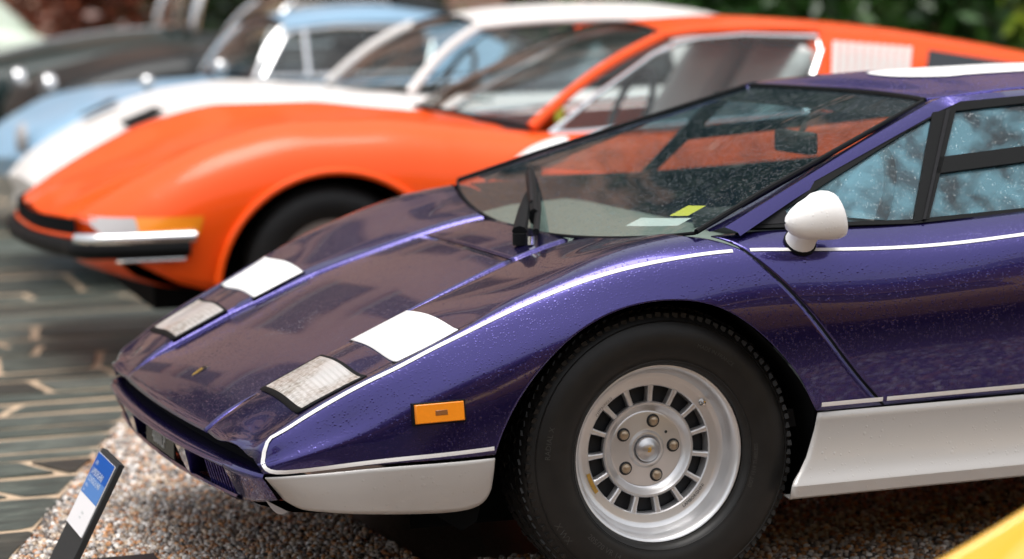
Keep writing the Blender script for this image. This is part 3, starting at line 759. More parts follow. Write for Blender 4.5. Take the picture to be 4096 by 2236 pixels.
    patch('lamp_cover', COVER, 'white', s, lift=.0028, n=14, bulge=.005, thick=.002)
    # amber marker
    mk_ = empty('side_marker', (0, 0, 0), car)
    c = np.array([-.512, .869, .4525]); u = np.array([.98, .10, .035]); u /= np.linalg.norm(u); nn = np.array([-.12, .985, .12]); nn -= u * (nn @ u); nn /= np.linalg.norm(nn); v = np.cross(u, nn); v *= np.sign(v[2]) or 1
    def slab(nm, hx, hz, d0, d1, m, cx=0, taper=1.0):
        V = []
        for d, k in ((d0, 1.0), (d1, taper)):
            for a, b in ((-1, -1), (1, -1), (1, 1), (-1, 1)): V.append(c + u * (cx + a * hx * k) + v * b * hz * k + nn * d)
        o = mk(nm, side(V, s), [(0, 1, 2, 3), (4, 7, 6, 5), (0, 4, 5, 1), (1, 5, 6, 2), (2, 6, 7, 3), (3, 7, 4, 0)], m, mk_)
        b_ = o.modifiers.new('bevel', 'BEVEL'); b_.width = .0012; b_.segments = 2
    slab('housing', .0565, .0235, -.012, .010, 'rubber'); slab('lens', .0535, .0205, .010, .017, 'amber', taper=.95); slab('bulb_window', .0130, .0052, .0165, .0178, 'amberdark', cx=.003)
    # wheel well
    P = []
    for q in np.linspace(0, _al[-1], 30):
        x, z = float(arx(q)), float(arz(q)); P.append([(x, .872, z + .006), (x, .70, z + .02), (x, .45, z + .02)])
    P = [[(-.41, .80, .20), (-.41, .7, .16), (-.41, .45, .16)]] + P + [[(.37, .80, .20), (.40, .7, .16), (.40, .45, .16)]]
    grid('wheel_well', side(P, s), 'dark', car)
    grid('wheel_well', side([[(x, .45, .12), (x, .45, max(.2, float(rz(x)) - .05))] for x in np.linspace(-.45, .45, 9)], s), 'dark', car)
    wheel(car, (0, s * .75, .3185), s, detail=True)
    wheel(car, (2.45, s * .76, .3185), s, detail=False)
    # side windows: black frame plate, panes, bars
    sw = lambda x, z: (x, .80 - (z - .79) * .20 / .24, z)
    tri = [(.318, .822), (.775, 1.012), (.627, .790)]
    def pane(nm, pts, m, o_=0.0, th=0.0):
        V = [np.array(sw(*p)) + np.array([0, o_, o_ * .8]) for p in pts]
        return mk(nm, side(V, s), [tuple(range(len(V)))], m, car, smooth=False, thick=th, off=0)
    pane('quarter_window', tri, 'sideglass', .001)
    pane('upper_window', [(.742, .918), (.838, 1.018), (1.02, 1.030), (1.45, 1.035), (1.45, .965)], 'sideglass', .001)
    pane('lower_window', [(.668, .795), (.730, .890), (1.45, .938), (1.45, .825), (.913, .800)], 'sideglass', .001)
    def bar(nm, quad, m='rubber', o_=.004, th=.008):
        return pane(nm, quad, m, o_, th)
    bar('window_post', [(.627, .786), (.668, .790), (.842, 1.022), (.778, 1.016)])
    bar('post_ridge', [(.650, .788), (.657, .788), (.824, 1.02), (.812, 1.018)], 'fascia', .009, .004)
    bar('window_bar', [(.727, .884), (1.45, .935), (1.45, .968), (.742, .918)])
    bar('window_surround', [(.20, .798), (.20, .792), (.627, .783), (.91, .795), (1.45, .82), (1.45, .828), (.913, .803), (.628, .792), (.318, .796)], o_=.003)
    bar('window_surround', [(.318, .798), (.20, .799), (.86, 1.037), (.775, 1.010), (.318, .822)], o_=.003)
    bar('corner_plate', [(.20, .799), (.335, .797), (.325, .838)], 'fascia', .005, .004)
    bar('window_surround', [(.775, 1.012), (.86, 1.038), (1.03, 1.046), (1.45, 1.05), (1.45, 1.034), (1.02, 1.029), (.842, 1.018)], o_=.003)
    # windscreen pillar and roof rail in body colour
    up_ = np.array([(.128, .822, .795), (.30, .748, .852), (.565, .625, .951), (.826, .497, 1.044), (.93, .505, 1.053), (1.056, .513, 1.062), (1.5, .525, 1.072)])
    lo_ = np.array([(.185, .842, .797), (.36, .758, .866), (.60, .655, .953), (.852, .553, 1.036), (.93, .585, 1.040), (1.03, .600, 1.044), (1.5, .605, 1.050)])
    lo2 = lo_ + np.array([.004, .004, -.012])
    g0, g1 = np.array([.097, .814, .792]), np.array([.826, .495, 1.040])     # edge of the glass
    inn = np.array([g0 + (g1 - g0) * min(1, max(0, (p[0] - g0[0]) / (g1[0] - g0[0]))) if p[0] < .83 else p + np.array([-.004, -.008, -.008]) for p in up_]) + np.array([0, 0, -.004])
    mid_ = (up_ + lo_) / 2 + np.array([0, .005, .009]); lo_ = lo_ + np.array([0, 0, -.004])
    Pp = np.stack([inn, up_, mid_, lo_, lo2], 1)
    # smooth along its length
    q0 = np.arange(len(up_)); qq = np.linspace(0, len(up_) - 1, 40)
    Pd = np.stack([np.stack([np.interp(qq, q0, Pp[:, j, k]) for k in range(3)], -1) for j in range(Pp.shape[1])], 1)
    grid('windscreen_pillar', side(Pd, s), 'purple', car, flip=(s < 0), angle=30)
    tube('windscreen_seal', side([(.099, .816, .796), (.30, .7275, .869), (.565, .611, .957), (.815, .501, 1.040)], s), .0065, 'rubber', car)
    # mirror pod: nose towards the front of the car, open glass face to the rear
    if s < 0:
        mr = empty('door_mirror', (0, 0, 0), car)
        st = [(.0, .003, .003, -.004), (.006, .014, .016, -.004), (.018, .024, .027, -.003), (.038, .034, .038, .000), (.060, .041, .045, .004), (.085, .047, .0500, .008), (.108, .050, .0525, .011), (.126, .0485, .0510, .012), (.137, .045, .047, .012), (.140, .041, .043, .012), (.134, .038, .040, .012)]
        P = []
        ax = np.array([.97, .16, -.06]); ax /= np.linalg.norm(ax)
        for d, hy, hz, dz in st:
            ring = []
            for a in np.linspace(0, 2 * math.pi, 32, endpoint=False):
                cz = math.sin(a); cy = math.cos(a)
                low = -abs(cz) ** .8 * 1.0 if cz < 0 else cz * 1.06        # flatter belly
                ring.append(np.array([.262, -.918, .820]) + ax * d + np.array([.25 * hz * (-low) * .9 if d > .08 else 0, hy * cy, dz + hz * low]))
            P.append(ring)
        P = np.array(P); mk('housing', P.reshape(-1, 3), gridf(len(st), 32, 0, True, True), 'white', mr, angle=50)
        mk('mirror_glass', P[-1], [tuple(range(32))], 'chrome', mr, smooth=False)
        V, F = tubem([(.326, -.857, .766), (.327, -.863, .773), (.328, -.875, .785), (.33, -.89, .80)], [.034, .0325, .0315, .034], 20); mk('foot', V, F, 'white', mr)
        V, F = tubem([(.326, -.851, .759), (.326, -.859, .768)], [.0365, .0365], 20); mk('gasket', V, F, 'rubber', mr)

for s in (-1, 1): half(s)

# bonnet and scuttle
def centre_panel(name, xa, xb, n, m='purple'):
    P = []
    for u in np.linspace(0, 1, n):
        row = []
        for v in np.linspace(-1, 1, 33):
            x = xa(v) + (xb(v) - xa(v)) * u; y = yi(x) * v
            fw = .017 * (1 - v * v) * min(1, max(0, (-.60 - x) / .3)); dp = sink(x)
            row.append((x, y, float(rz(x + fw)) - dp + .010 * (1 - v * v) * dp / .013))
        P.append(row)
    return grid(name, P, m, car, thick=.004, off=0)
centre_panel('bonnet', lambda v: -.922 + .016 * v * v, lambda v: -.170 + .012 * v * v, 44)
centre_panel('scuttle', lambda v: -.165 + .012 * v * v, lambda v: wsb(v * .30) - .004, 12)
box('bonnet_gap', (-.167, 0, .690), (.02, .62, .012), 'dark', car)
# nose fill behind the lip
Pn = []
for y in np.linspace(-.70, .70, 25):
    k = (y / .70) ** 2; xf = -.905 + .035 * k
    Pn.append([(xf + .06, y, .385), (xf + .01, y, .358), (xf + .014, y, .345), (xf + .02, y, .336), (xf + .07, y, .336)])
grid('nose_groove', Pn, 'dark', car)

# bumper
bxf = lambda y: -.950 + .050 * (abs(y) / .70) ** 2.2
def across(name, prof, y0, y1, m, n=30, **k):
    P = []
    for y in np.linspace(y0, y1, n):
        P.append([(bxf(y) + dx, y, z) for dx, z in prof])
    return grid(name, P, m, car, **k)
bum = across('bumper', [(.075, .3380), (.03, .3385), (.008, .3365), (.001, .3315), (.000, .3265), (.004, .3220), (.012, .3205), (.045, .3205)], -.605, .605, 'purple', 44, angle=50)
across('bumper_lower_edge', [(.045, .262), (.030, .2625), (.026, .258), (.030, .252), (.06, .246), (.16, .24)], -.61, .61, 'purple', 40)
across('bumper_recess', [(.046, .322), (.060, .30), (.062, .262)], -.69, .69, 'fascia', 30)
across('chin', [(.06, .246), (.13, .225), (.35, .20)], -.66, .66, 'dark', 20)
for s in (-1, 1):
    # corner piece: one rounded block from the bumper bar back to the skirt
    P = []
    for u in np.linspace(0, 1, 18):
        y = .602 + .156 * u ** .92; back = .034 * u ** 2.6
        xt = bxf(min(y, .70)) + back; zt = .3385 - .006 * u; zb_ = .254 + .018 * u ** 2; xb_ = bxf(min(y, .70)) + .036 + back * .9; yb = y - .010 * u
        row = [(xt + .06, s * (y - .03), zt + .001), (xt + .010, s * (y - .004), zt), (xt + .002, s * y, zt - .005), (xt + .001, s * (y + .002), zt - .011)]
        for q in np.linspace(.15, 1, 7): row.append((xt + .001 + (xb_ - xt) * q, s * (y + .003 + (yb - y) * q + .004 * math.sin(math.pi * q)), zt - .011 + (zb_ - zt + .011) * q))
        row.append((xb_ + .05, s * (yb - .03), zb_ - .004))
        P.append(row)
    grid('bumper_corner', P, 'purple', car, flip=(s > 0), angle=60)
    # blades beside the plate
    y = .285 * s
    x0 = bxf(y)
    V = [(x0 + .006, y + .062, .328), (x0 + .006, y - .052, .328), (x0 + .060, y - .052, .328), (x0 + .060, y + .062, .328),
         (x0 + .027, y + .018, .262), (x0 + .027, y - .018, .262), (x0 + .060, y - .018, .262), (x0 + .060, y + .018, .262)]
    mk('bumper_blade', V, [(0, 1, 5, 4), (1, 2, 6, 5), (3, 0, 4, 7), (2, 3, 7, 6)], 'purple', car, smooth=False)
    box('fog_lens', (bxf(.385) + .055, s * .385, .296), (.006, .022, .05), 'lensgrey', car)
    gr = empty('grille', (0, 0, 0), car)
    for k in range(12):
        y = .415 + .0185 * k; x0 = bxf(y)
        V = []
        for z, dx in ((.326, .012), (.300, .020), (.275, .027), (.262, .032)):
            V += [(x0 + dx + .010, s * (y - .0022), z), (x0 + dx + .008, s * y, z), (x0 + dx + .010, s * (y + .0022), z), (x0 + dx + .03, s * (y + .0022), z)]
        mk('fin', V, gridf(4, 4), 'purple' if k % 1 == 0 else 'rubber', gr)
    # lamp under the corner
    P = [[(-.852 + .045 * u, s * (.722 + .012 * v), .270 - .030 * u - .006 * v - .010 * math.sin(math.pi * u)) for v in np.linspace(0, 1, 4)] for u in np.linspace(0, 1, 8)]
    P = [[(-.852 + .048 * u, s * (.728 - .0 * v), .269 - .028 * u - v * .016 * math.sin(math.pi * u)) for v in np.linspace(0, 1, 4)] for u in np.linspace(0, 1, 10)]
    grid('lower_lamp', P, 'lensgrey', car)
pl = empty('number_plate', (0, 0, 0), car)
box('plate', (bxf(0) + .030, -.020, .296), (.006, .30, .056), 'plate', pl, bev=.0015)
Vt, Ft = text_mesh('4000LP', .046, .001); w_ = Vt[:, 0].max()
mk('characters', np.stack([np.full(len(Vt), bxf(0) + .0262) - Vt[:, 2], -.015 - (Vt[:, 0] - w_ / 2) * 1.0, .279 + Vt[:, 1] * 1.0], 1), Ft, 'platechar', pl, smooth=False)

# badge
bd = empty('bonnet_badge', (0, 0, 0), car)
def zc(x): return float(rz(x)) - .003
S = [(-.5, .42), (-.2, .5), (.2, .5), (.5, .42), (.5, -.05), (.32, -.35), (0, -.55), (-.32, -.35), (-.5, -.05)]
for nm, k, lift, m in (('rim', 1.0, .010, 'chrome'), ('field', .80, .0115, 'plate'), ('emblem', .5, .0125, 'gold')):
    V = [(-.824 + q[1] * .052 * k, q[0] * .040 * k, zc(-.824 + q[1] * .052 * k) + lift) for q in S]
    mk(nm, V + [(v[0], v[1], v[2] - .008) for v in V], [tuple(range(9))] + [(i, (i + 1) % 9, 9 + (i + 1) % 9, 9 + i) for i in range(9)], m, bd, smooth=False)

# windscreen
WS = []
for u in np.linspace(0, 1, 24):
    row = []
    for v in np.linspace(-1, 1, 33):
        b = np.array([wsb(.79 * v) + .012 * v ** 8, .79 * v + .024 * v ** 7, .738 + .048 * v * v + .006 * v ** 8]); t = np.array([.893 - .067 * v * v, .495 * v, 1.040 + .000 * v])
        row.append(b + (t - b) * u + np.array([-.3, 0, .95]) * .014 * math.sin(math.pi * u) * (1 - v ** 4))
    WS.append(row)
WS = np.array(WS)
grid('windscreen', WS, 'windscreen', car)
tube('windscreen_seal', WS[-1] + np.array([0, 0, .002]), .0065, 'rubber', car)
tube('windscreen_seal', WS[0] + np.array([0, 0, .001]), .004, 'rubber', car)
grid('sun_band', WS[-4:, :, :] + np.array([.004, 0, -.004]), 'rubber', car)

# roof with the white centre strip
def roof_z(x, v):
    zc_ = float(np.interp(x, [.82, .90, .95, 1.0, 1.1, 1.4, 1.9], [1.040, 1.050, 1.066, 1.077, 1.084, 1.090, 1.085]))
    return zc_ - (zc_ - float(np.interp(x, [.82, 1.056, 1.5], [1.044, 1.062, 1.072]))) * abs(v) ** 2.4
RF = []
for u in np.linspace(0, 1, 36):
    row = []
    for v in np.linspace(-1, 1, 33):
        x0 = .893 - .067 * v * v; x = x0 + (1.9 - x0) * u ** 1.6
        row.append((x, v * float(np.interp(x, [.82, 1.056, 1.5, 2], [.497, .513, .525, .53])), roof_z(x, v)))
    RF.append(row)
grid('roof', RF, 'purpleroof', car, thick=.003, off=0)
RS = []
for u in np.linspace(0, 1, 20):
    row = []
    for v in np.linspace(0, 1, 9):
        tip = .06 * (1 - math.sqrt(max(0, 1 - (2 * v - 1) ** 2)))
        x = .985 + tip + (1.9 - .985 - tip) * u; y = -.20 + .42 * v
        row.append((x, y, roof_z(x, y / .515) + .004))
    RS.append(row)
grid('roof_strip', RS, 'white', car)
# engine cover, tail and flying buttress behind the cabin
EC = [[(x, v * .56, float(np.interp(x, [1.9, 2.5, 3.15], [1.085, 1.03, .93])) - .03 * abs(v) ** 2) for v in np.linspace(-1, 1, 9)] for x in np.linspace(1.9, 3.15, 12)]
grid('engine_cover', EC, 'purple', car, thick=.003, off=0)
for s in (-1, 1):
    P = [[(x, s * (.54 + (float(cry(x)) - .54) * q), (float(np.interp(x, [1.45, 1.9, 2.5, 3.15], [1.06, 1.055, 1.0, .90])) * (1 - q) + float(crz(x)) * q)) for q in np.linspace(0, 1, 5)] for x in np.linspace(1.455, 3.15, 20)]
    grid('rear_pillar', P, 'purple', car)
    grid('sail_panel', [[(1.45, s * .605, 1.05), (1.45, s * .80, .82)], [(1.62, s * .60, 1.055), (1.62, s * .815, .835)]], 'purple', car)
mk('tail_panel', [(3.15, -.56, .93), (3.15, .56, .93), (3.2, .82, .86), (3.2, .86, .45), (3.1, .6, .3), (3.1, -.6, .3), (3.2, -.86, .45), (3.2, -.82, .86)], [tuple(range(8))], 'fascia', car, smooth=False)
box('underbody', (1.35, 0, .25), (3.4, 1.02, .16), 'dark', car)
box('underbody', (1.2, 0, .27), (1.55, 1.66, .11), 'dark', car)

# cabin seen through the glass
cab = 'cabin'
DS = [[(x, y, z) for y in np.linspace(-.68, .68, 9)] for x, z in ((.02, .70), (.20, .735), (.36, .745), (.42, .735), (.45, .70), (.46, .55))]
grid('dashboard', DS, 'dash', car)
box('cabin_floor', (.9, 0, .36), (1.5, 1.5, .04), 'interior', car)
box('rear_bulkhead', (1.62, 0, .68), (.04, 1.3, .62), 'interior', car)
box('tunnel', (.95, 0, .48), (1.2, .26, .24), 'interior', car)
bx_ = box('instrument_binnacle', (.40, -.40, .765), (.12, .36, .05), 'interior', car, bev=.015)
for y in (-.40, .40):
    st_ = empty('seat', (0, 0, 0), car)
    P = [[(1.08 + .42 * q - .03 * math.cos(v * 1.4), y + .25 * v, .50 + .42 * q + .02 * v * v) for v in np.linspace(-1, 1, 9)] for q in np.linspace(0, 1, 8)]
    grid('backrest', P, 'seat', st_, thick=.09)
    P = [[(.68 + .46 * q, y + .25 * v, .50 - .04 * q + .03 * v * v) for v in np.linspace(-1, 1, 9)] for q in np.linspace(0, 1, 6)]
    grid('cushion', P, 'seat', st_, thick=.09)
    box('headrest', (1.47, y, .95), (.08, .26, .10), 'seat', st_, bev=.03)
sw_ = empty('steering_wheel', (0, 0, 0), car)
a = np.linspace(0, 2 * math.pi, 33)
e1 = np.array([0, 1, 0]); e2 = np.array([.42, 0, .907]); c_ = np.array([.655, -.42, .775])
V, F = tubem([c_ + .175 * (math.cos(q) * e1 + math.sin(q) * e2) for q in a], .015, 8, False); mk('wheel_rim', V, F, 'interior', sw_)
for q in (0, math.pi, -math.pi / 2):
    tube('wheel_spoke', [c_, c_ + .17 * (math.cos(q) * e1 + math.sin(q) * e2)], .012, 'steel', sw_)
# inside mirror, stickers in the corner of the screen
def ws_pt(v, u, dz=-.012):
    i = u * 23; j = (v + 1) * 16; i0, j0 = int(min(22, i)), int(min(31, j)); fi, fj = i - i0, j - j0
    p = WS[i0, j0] * (1 - fi) * (1 - fj) + WS[i0 + 1, j0] * fi * (1 - fj) + WS[i0, j0 + 1] * (1 - fi) * fj + WS[i0 + 1, j0 + 1] * fi * fj
    return p + np.array([.3, 0, -.95]) * -dz
box('rear_view_mirror', (.70, -.05, .925), (.03, .20, .055), 'interior', car, bev=.008)
tube('mirror_stem', [(.74, -.05, .985), (.70, -.05, .93)], .008, 'interior', car)
def sticker(nm, v0, v1, u0, u1, m, dz=-.004):
    P = [[ws_pt(v0 + (v1 - v0) * b, u0 + (u1 - u0) * a_, dz) for b in np.linspace(0, 1, 5)] for a_ in np.linspace(0, 1, 3)]
    grid(nm, P, m, car)
sticker('paper_notice', -.84, -.56, .085, .135, 'stickerwhite')
for k in range(3): sticker('notice_print', -.80 + .01 * k, -.64, .094 + .012 * k, .098 + .012 * k, 'print', -.0052)
sticker('yellow_ticket', -.80, -.70, .150, .215, 'stickeryellow')
sticker('ticket_print', -.785, -.715, .16, .19, 'stickerorange', -.0052)
# wiper: one long pantograph arm with its blade
wp = empty('wiper', (0, 0, 0), car)
tube('pivot', [(-.10, -.235, .725), (-.10, -.235, .752)], .017, 'rubber', wp, k=14)
tube('pivot_cap', [(-.085, -.27, .728), (-.085, -.27, .748)], .008, 'chrome', wp, k=12)
p0 = np.array([-.10, -.235, .757]); p1 = np.array([.10, .25, .800]); 
tube('arm', [p0, (p0 + p1) / 2 + np.array([0, 0, .008]), p1], [.018, .015, .011], 'rubber', wp, flat=.7)
tube('link_rod', [p0 + np.array([.03, -.03, 0]), (p0 + p1) / 2 + np.array([.028, -.02, .004]), p1 + np.array([.02, -.01, 0])], .008, 'rubber', wp)
b0, b1 = np.array([.0, -.06, .772]), np.array([.205, .53, .826])
bl_ = [b0 + (b1 - b0) * q + np.array([0, 0, .012 * math.sin(math.pi * q)]) for q in np.linspace(0, 1, 9)]
tube('blade', bl_, .013, 'rubber', wp, flat=1.6)
tube('blade_spine', [np.array(p) + np.array([-.004, 0, .018]) for p in bl_[1:-1]], .005, 'fascia', wp)

# ------------------------------------------------------------------ the other cars of the row
def ip(L, x, k=1): return float(hspline([p[0] for p in L], [p[k] for p in L])(np.clip(x, L[0][0], L[-1][0])))

def coupe(sp):
    """a parked car: bonnet, flanks with wheel arches, screens, roof, pillars, side windows, cabin, wheels. All heights real, x forward = -x"""
    yc, W, pm = sp['yc'], sp['W'], sp['paint']
    root = empty('parked_car', (0, yc, 0)); tag(root, sp['label'], 'car', sp.get('group'))
    x0, x1 = sp['centre'][0][0], sp['centre'][-1][0]
    C = [(x, 0, z) for x, z in sp['centre']]; K = sp['crown']
    cz = lambda x: ip(sp['centre'], x); ky = lambda x: ip(K, x, 1); kz = lambda x: ip(K, x, 2)
    xs_ = np.unique(np.concatenate([np.linspace(x0, x0 + .25, 5), np.linspace(x0 + .25, x1, 14)]))
    drop = sp.get('drop', .06); low = sp.get('sill', .27)
    def taper(x): return 1 - sp.get('taper', .10) * max(0, (x0 + .45 - x) / .45) ** 2 - .08 * max(0, (x - x1 + .4) / .4) ** 2
    def f0(x): return min(1, max(.25, (kz(x) - low) / (max(p[2] for p in K) - low)))
    H = [(x, ky(x) * .5, (cz(x) + kz(x)) / 2 + sp.get('hoodmid', .0)) for x in xs_]
    Kc = [(x, ky(x), kz(x)) for x in xs_]
    A = [(x, W * taper(x) * .935, kz(x) - drop * f0(x)) for x in xs_]
    B = [(x, W * taper(x) * .99, kz(x) - (drop + .10) * f0(x)) for x in xs_]
    D = [(x, W * taper(x), low + (kz(x) - low) * .42) for x in xs_]
    E_ = [(x, W * taper(x) * .955, low) for x in xs_]
    L = Loft([C, H, Kc, A, B, D, E_], [0, .35, .66, .82, .93, 1.10, 1.30], smooth=hspline)
    def warp(P):
        P = np.array(P, float); f = np.clip((x0 + .6 - P[..., 0]) / .6, 0, 1); P[..., 0] += sp.get('warp', .10) * (np.abs(P[..., 1]) / W) ** 3 * f ** 1.5
        return P
    xb, xr = sp['ws_base'][0], sp['rear_base']
    bon = warp([[L.at(x, t) for t in np.linspace(0, .66, 12)] for x in np.linspace(x0, xb + .12, 34)])
    full = np.concatenate([side(bon, -1)[:, ::-1], bon[:, 1:]], 1)
    grid('bonnet', full, pm, root)
    dk = warp([[L.at(x, t) for t in np.linspace(0, .66, 8)] for x in np.linspace(xr, x1, 14)])
    grid('rear_deck', np.concatenate([side(dk, -1)[:, ::-1], dk[:, 1:]], 1), pm, root)
    arches = sp['arches']
    for s in (-1, 1):
        xs = list(np.linspace(x0, arches[0][0] - arches[0][1], 22))
        for i, (ax, ar) in enumerate(arches):
            xs += list(ax - ar * np.cos(np.linspace(.03, math.pi - .03, 28)))
            nx = arches[i + 1][0] - arches[i + 1][1] if i + 1 < len(arches) else x1
            xs += list(np.linspace(ax + ar, nx, 16))
        P = []
        for x in xs:
            zb = low if not sp.get('valance') else max(low, float(np.interp(x, [v[0] for v in sp['valance']], [v[1] for v in sp['valance']])))
            for ax, ar in arches:
                if abs(x - ax) < ar: zb = max(zb, sp.get('archz', .27) + math.sqrt(ar * ar - (x - ax) ** 2))
            sec = L.line(x, np.linspace(.66, 1.30, 60)); tb = float(np.interp(-zb, -sec[:, 2], np.linspace(.66, 1.30, 60)))
            P.append([L.at(x, t) for t in np.linspace(.66, tb, 18)])
        grid('flank', side(warp(P), s), pm, root, flip=(s < 0), thick=.004, off=0)
        for ax, ar in arches:
            a = np.linspace(0, math.pi, 20)
            grid('wheel_well', side([[(ax - ar * math.cos(q), W - .012, sp.get('archz', .27) + ar * math.sin(q) - .003), (ax - ar * math.cos(q), W - .45, sp.get('archz', .27) + ar * math.sin(q) + .01)] for q in a], s), 'dark', root)
            grid('wheel_well', side([[(ax + q * ar, W - .45, .15), (ax + q * ar, W - .45, sp.get('archz', .27) + ar * math.sqrt(max(0, 1 - q * q)) + .012)] for q in np.linspace(-1, 1, 13)], s), 'dark', root)
            wheel(root, (ax, s * (W - .135), .318), s, r=.318, w=.19, rr=.19, style='plain', detail=False, dark_rim=sp.get('darkrim', False))
    box('underbody', ((x0 + x1) / 2 + .1, 0, .30), (x1 - x0 - .5, 2 * W - .55, .20), 'dark', root)
    # nose panel
    sec = warp([L.at(x0, t) for t in np.linspace(0, 1.28, 24)]); m_ = np.concatenate([side(sec, -1)[::-1], sec[1:]]); m_[:, 2] = np.maximum(m_[:, 2], sp.get('noseclip', 0))
    grid('nose_panel', np.stack([m_, m_ * np.array([1, .96, 0]) + np.array([.03, 0, sp.get('nosez', .34)])], 1), sp.get('nose_mat', pm), root)
    secr = np.array([L.at(x1, t) for t in np.linspace(0, 1.28, 12)]); m_ = np.concatenate([side(secr, -1)[::-1], secr[1:]])
    grid('tail_panel', np.stack([m_, m_ * np.array([1, .97, 0]) + np.array([.0, 0, .32])], 1), pm, root)
    # windscreen: base (x centre, x side, z centre, z side, half width), top the same
    bc, bs, bz0, bz1, bh = sp['ws_base']; tc_, ts_, tz0, tz1, th = sp['ws_top']
    G = np.array([[np.array([bc + (bs - bc) * v * v, bh * v, bz0 + (bz1 - bz0) * v * v]) * (1 - u) + np.array([tc_ + (ts_ - tc_) * v * v, th * v, tz0 + (tz1 - tz0) * v * v]) * u + np.array([-.3, 0, .9]) * .03 * math.sin(math.pi * u) for v in np.linspace(-1, 1, 17)] for u in np.linspace(0, 1, 10)])
    grid('windscreen', G, 'carglass', root)
    tube('windscreen_seal', G[0], .009, 'rubber', root); tube('windscreen_seal', G[-1], .009, 'rubber', root)
    for s in (-1, 1):
        tube('windscreen_pillar', np.stack([G[:, -1, 0], s * G[:, -1, 1], G[:, -1, 2]], 1), sp.get('pillar_r', .019) * (.7 if s > 0 and sp.get('far_pillar') else 1), sp.get('far_pillar', sp.get('pillar_mat', pm)) if s > 0 else sp.get('pillar_mat', pm), root)
    if not sp.get('open'):
        roof = sp['roof']       # (x, z centre, z rail, y rail)
        P = []
        for u in np.linspace(0, 1, 22):
            row = []
            for v in np.linspace(-1, 1, 17):
                xa = tc_ + (ts_ - tc_) * v * v; x = xa + (roof[-1][0] - xa) * u
                zr_, yr_ = ip(roof, x, 2), ip(roof, x, 3); zc_ = ip(roof, x, 1)
                row.append((x, yr_ * v, zc_ - (zc_ - zr_) * abs(v) ** 2.2))
            P.append(row)
        P = np.array(P); grid('roof', P, pm, root, thick=.004, off=0)
        # rear screen from the roof's end to the deck
        e0 = P[-1]; e1 = np.array([[xr, v * (ky(xr) - .03), cz(xr) + (kz(xr) - cz(xr)) * v * v] for v in np.linspace(-1, 1, 17)])
        grid('rear_window', np.array([e0 * (1 - q) + e1 * q for q in np.linspace(0, 1, 6)]), 'carglass' if not sp.get('solid_rear') else pm, root)
        belt = lambda x: ip(sp['belt'], x)
        by = lambda x: ip(sp['belt'], x, 2)
        def sidey(x, z):
            zr_, yr_ = ip(roof, max(x, roof[0][0]), 2), ip(roof, max(x, roof[0][0]), 3); q = (z - belt(x)) / max(.02, zr_ - belt(x))
            return by(x) + (yr_ - by(x)) * q
        for s in (-1, 1):
            win = [(x, s * (sidey(x, z) + .002), z) for x, z in sp['window']]
            mk('side_window', win, [tuple(range(len(win)))], 'carglass', root, smooth=False)
            tube('window_trim', win + [win[0]], sp.get('trim_r', .012), sp.get('trim_mat', 'chrome'), root)
            # quarter panel behind the window, from roof rail to belt
            xa = max(p[0] for p in sp['window'])
            Q = []
            for u in np.linspace(0, 1, 12):
                x = sp['quarter'][0] + (sp['quarter'][1] - sp['quarter'][0]) * u
                ztop = ip(roof, x, 2) if x <= roof[-1][0] else float(np.interp(x, [roof[-1][0], xr], [roof[-1][2], kz(xr)]))
                ytop = ip(roof, x, 3) if x <= roof[-1][0] else float(np.interp(x, [roof[-1][0], xr], [roof[-1][3], ky(xr)]))
                Q.append([(x + sp.get('lean', 0.0) * (1 - q), s * (by(x) + (ytop - by(x)) * q), belt(x) - .03 + (ztop - belt(x) + .03) * q) for q in np.linspace(0, 1, 8)])
            grid('quarter_panel', Q, pm, root)
            # roof rail over the window
            rr_ = [(x, s * ip(roof, x, 3), ip(roof, x, 2)) for x in np.linspace(ts_, sp['quarter'][0] + .05, 14)]
            tube('roof_rail', rr_, .016, pm, root)
            bl = [(x, s * (by(x) - .01), belt(x) - .018) for x in np.linspace(sp['belt'][0][0], sp['belt'][-1][0], 12)]
            P2 = [[b, (b[0], s * ky(b[0]), kz(b[0]))] for b in bl]
            grid('belt_panel', P2, pm, root)
    # cabin
    fl = bz0 - .30
    box('dashboard', (bc + .22, 0, bz1 - .10), (.30, 2 * bh - .16, .12), 'interior', root, bev=.03)
    box('cabin_floor', ((bc + xr) / 2, 0, fl - .16), (xr - bc - .1, 2 * W - .3, .03), 'interior', root)
    for y in (-.36, .36):
        st_ = empty('seat', (0, 0, 0), root); xsn = sp.get('seat_x', tc_ + .35)
        P = [[(xsn + .30 * q, y + .24 * v, fl - .02 + sp.get('seat_h', .44) * q + .02 * v * v) for v in np.linspace(-1, 1, 7)] for q in np.linspace(0, 1, 7)]
        grid('backrest', P, sp.get('seat_mat', 'interior'), st_, thick=.10)
        P = [[(xsn - .42 + .46 * q, y + .24 * v, fl - .02 - .03 * q) for v in np.linspace(-1, 1, 5)] for q in np.linspace(0, 1, 5)]
        grid('cushion', P, sp.get('seat_mat', 'interior'), st_, thick=.10)
    a = np.linspace(0, 2 * math.pi, 25)
    V, F = tubem([(tc_ - .10 + .07 * math.sin(q), -.36 + .18 * math.cos(q), bz1 + .02 + .16 * math.sin(q)) for q in a], .014, 6, False)
    mk('steering_wheel', V, F, 'interior', root)
    root['L'] = 0; del root['L']
    return root, L, warp

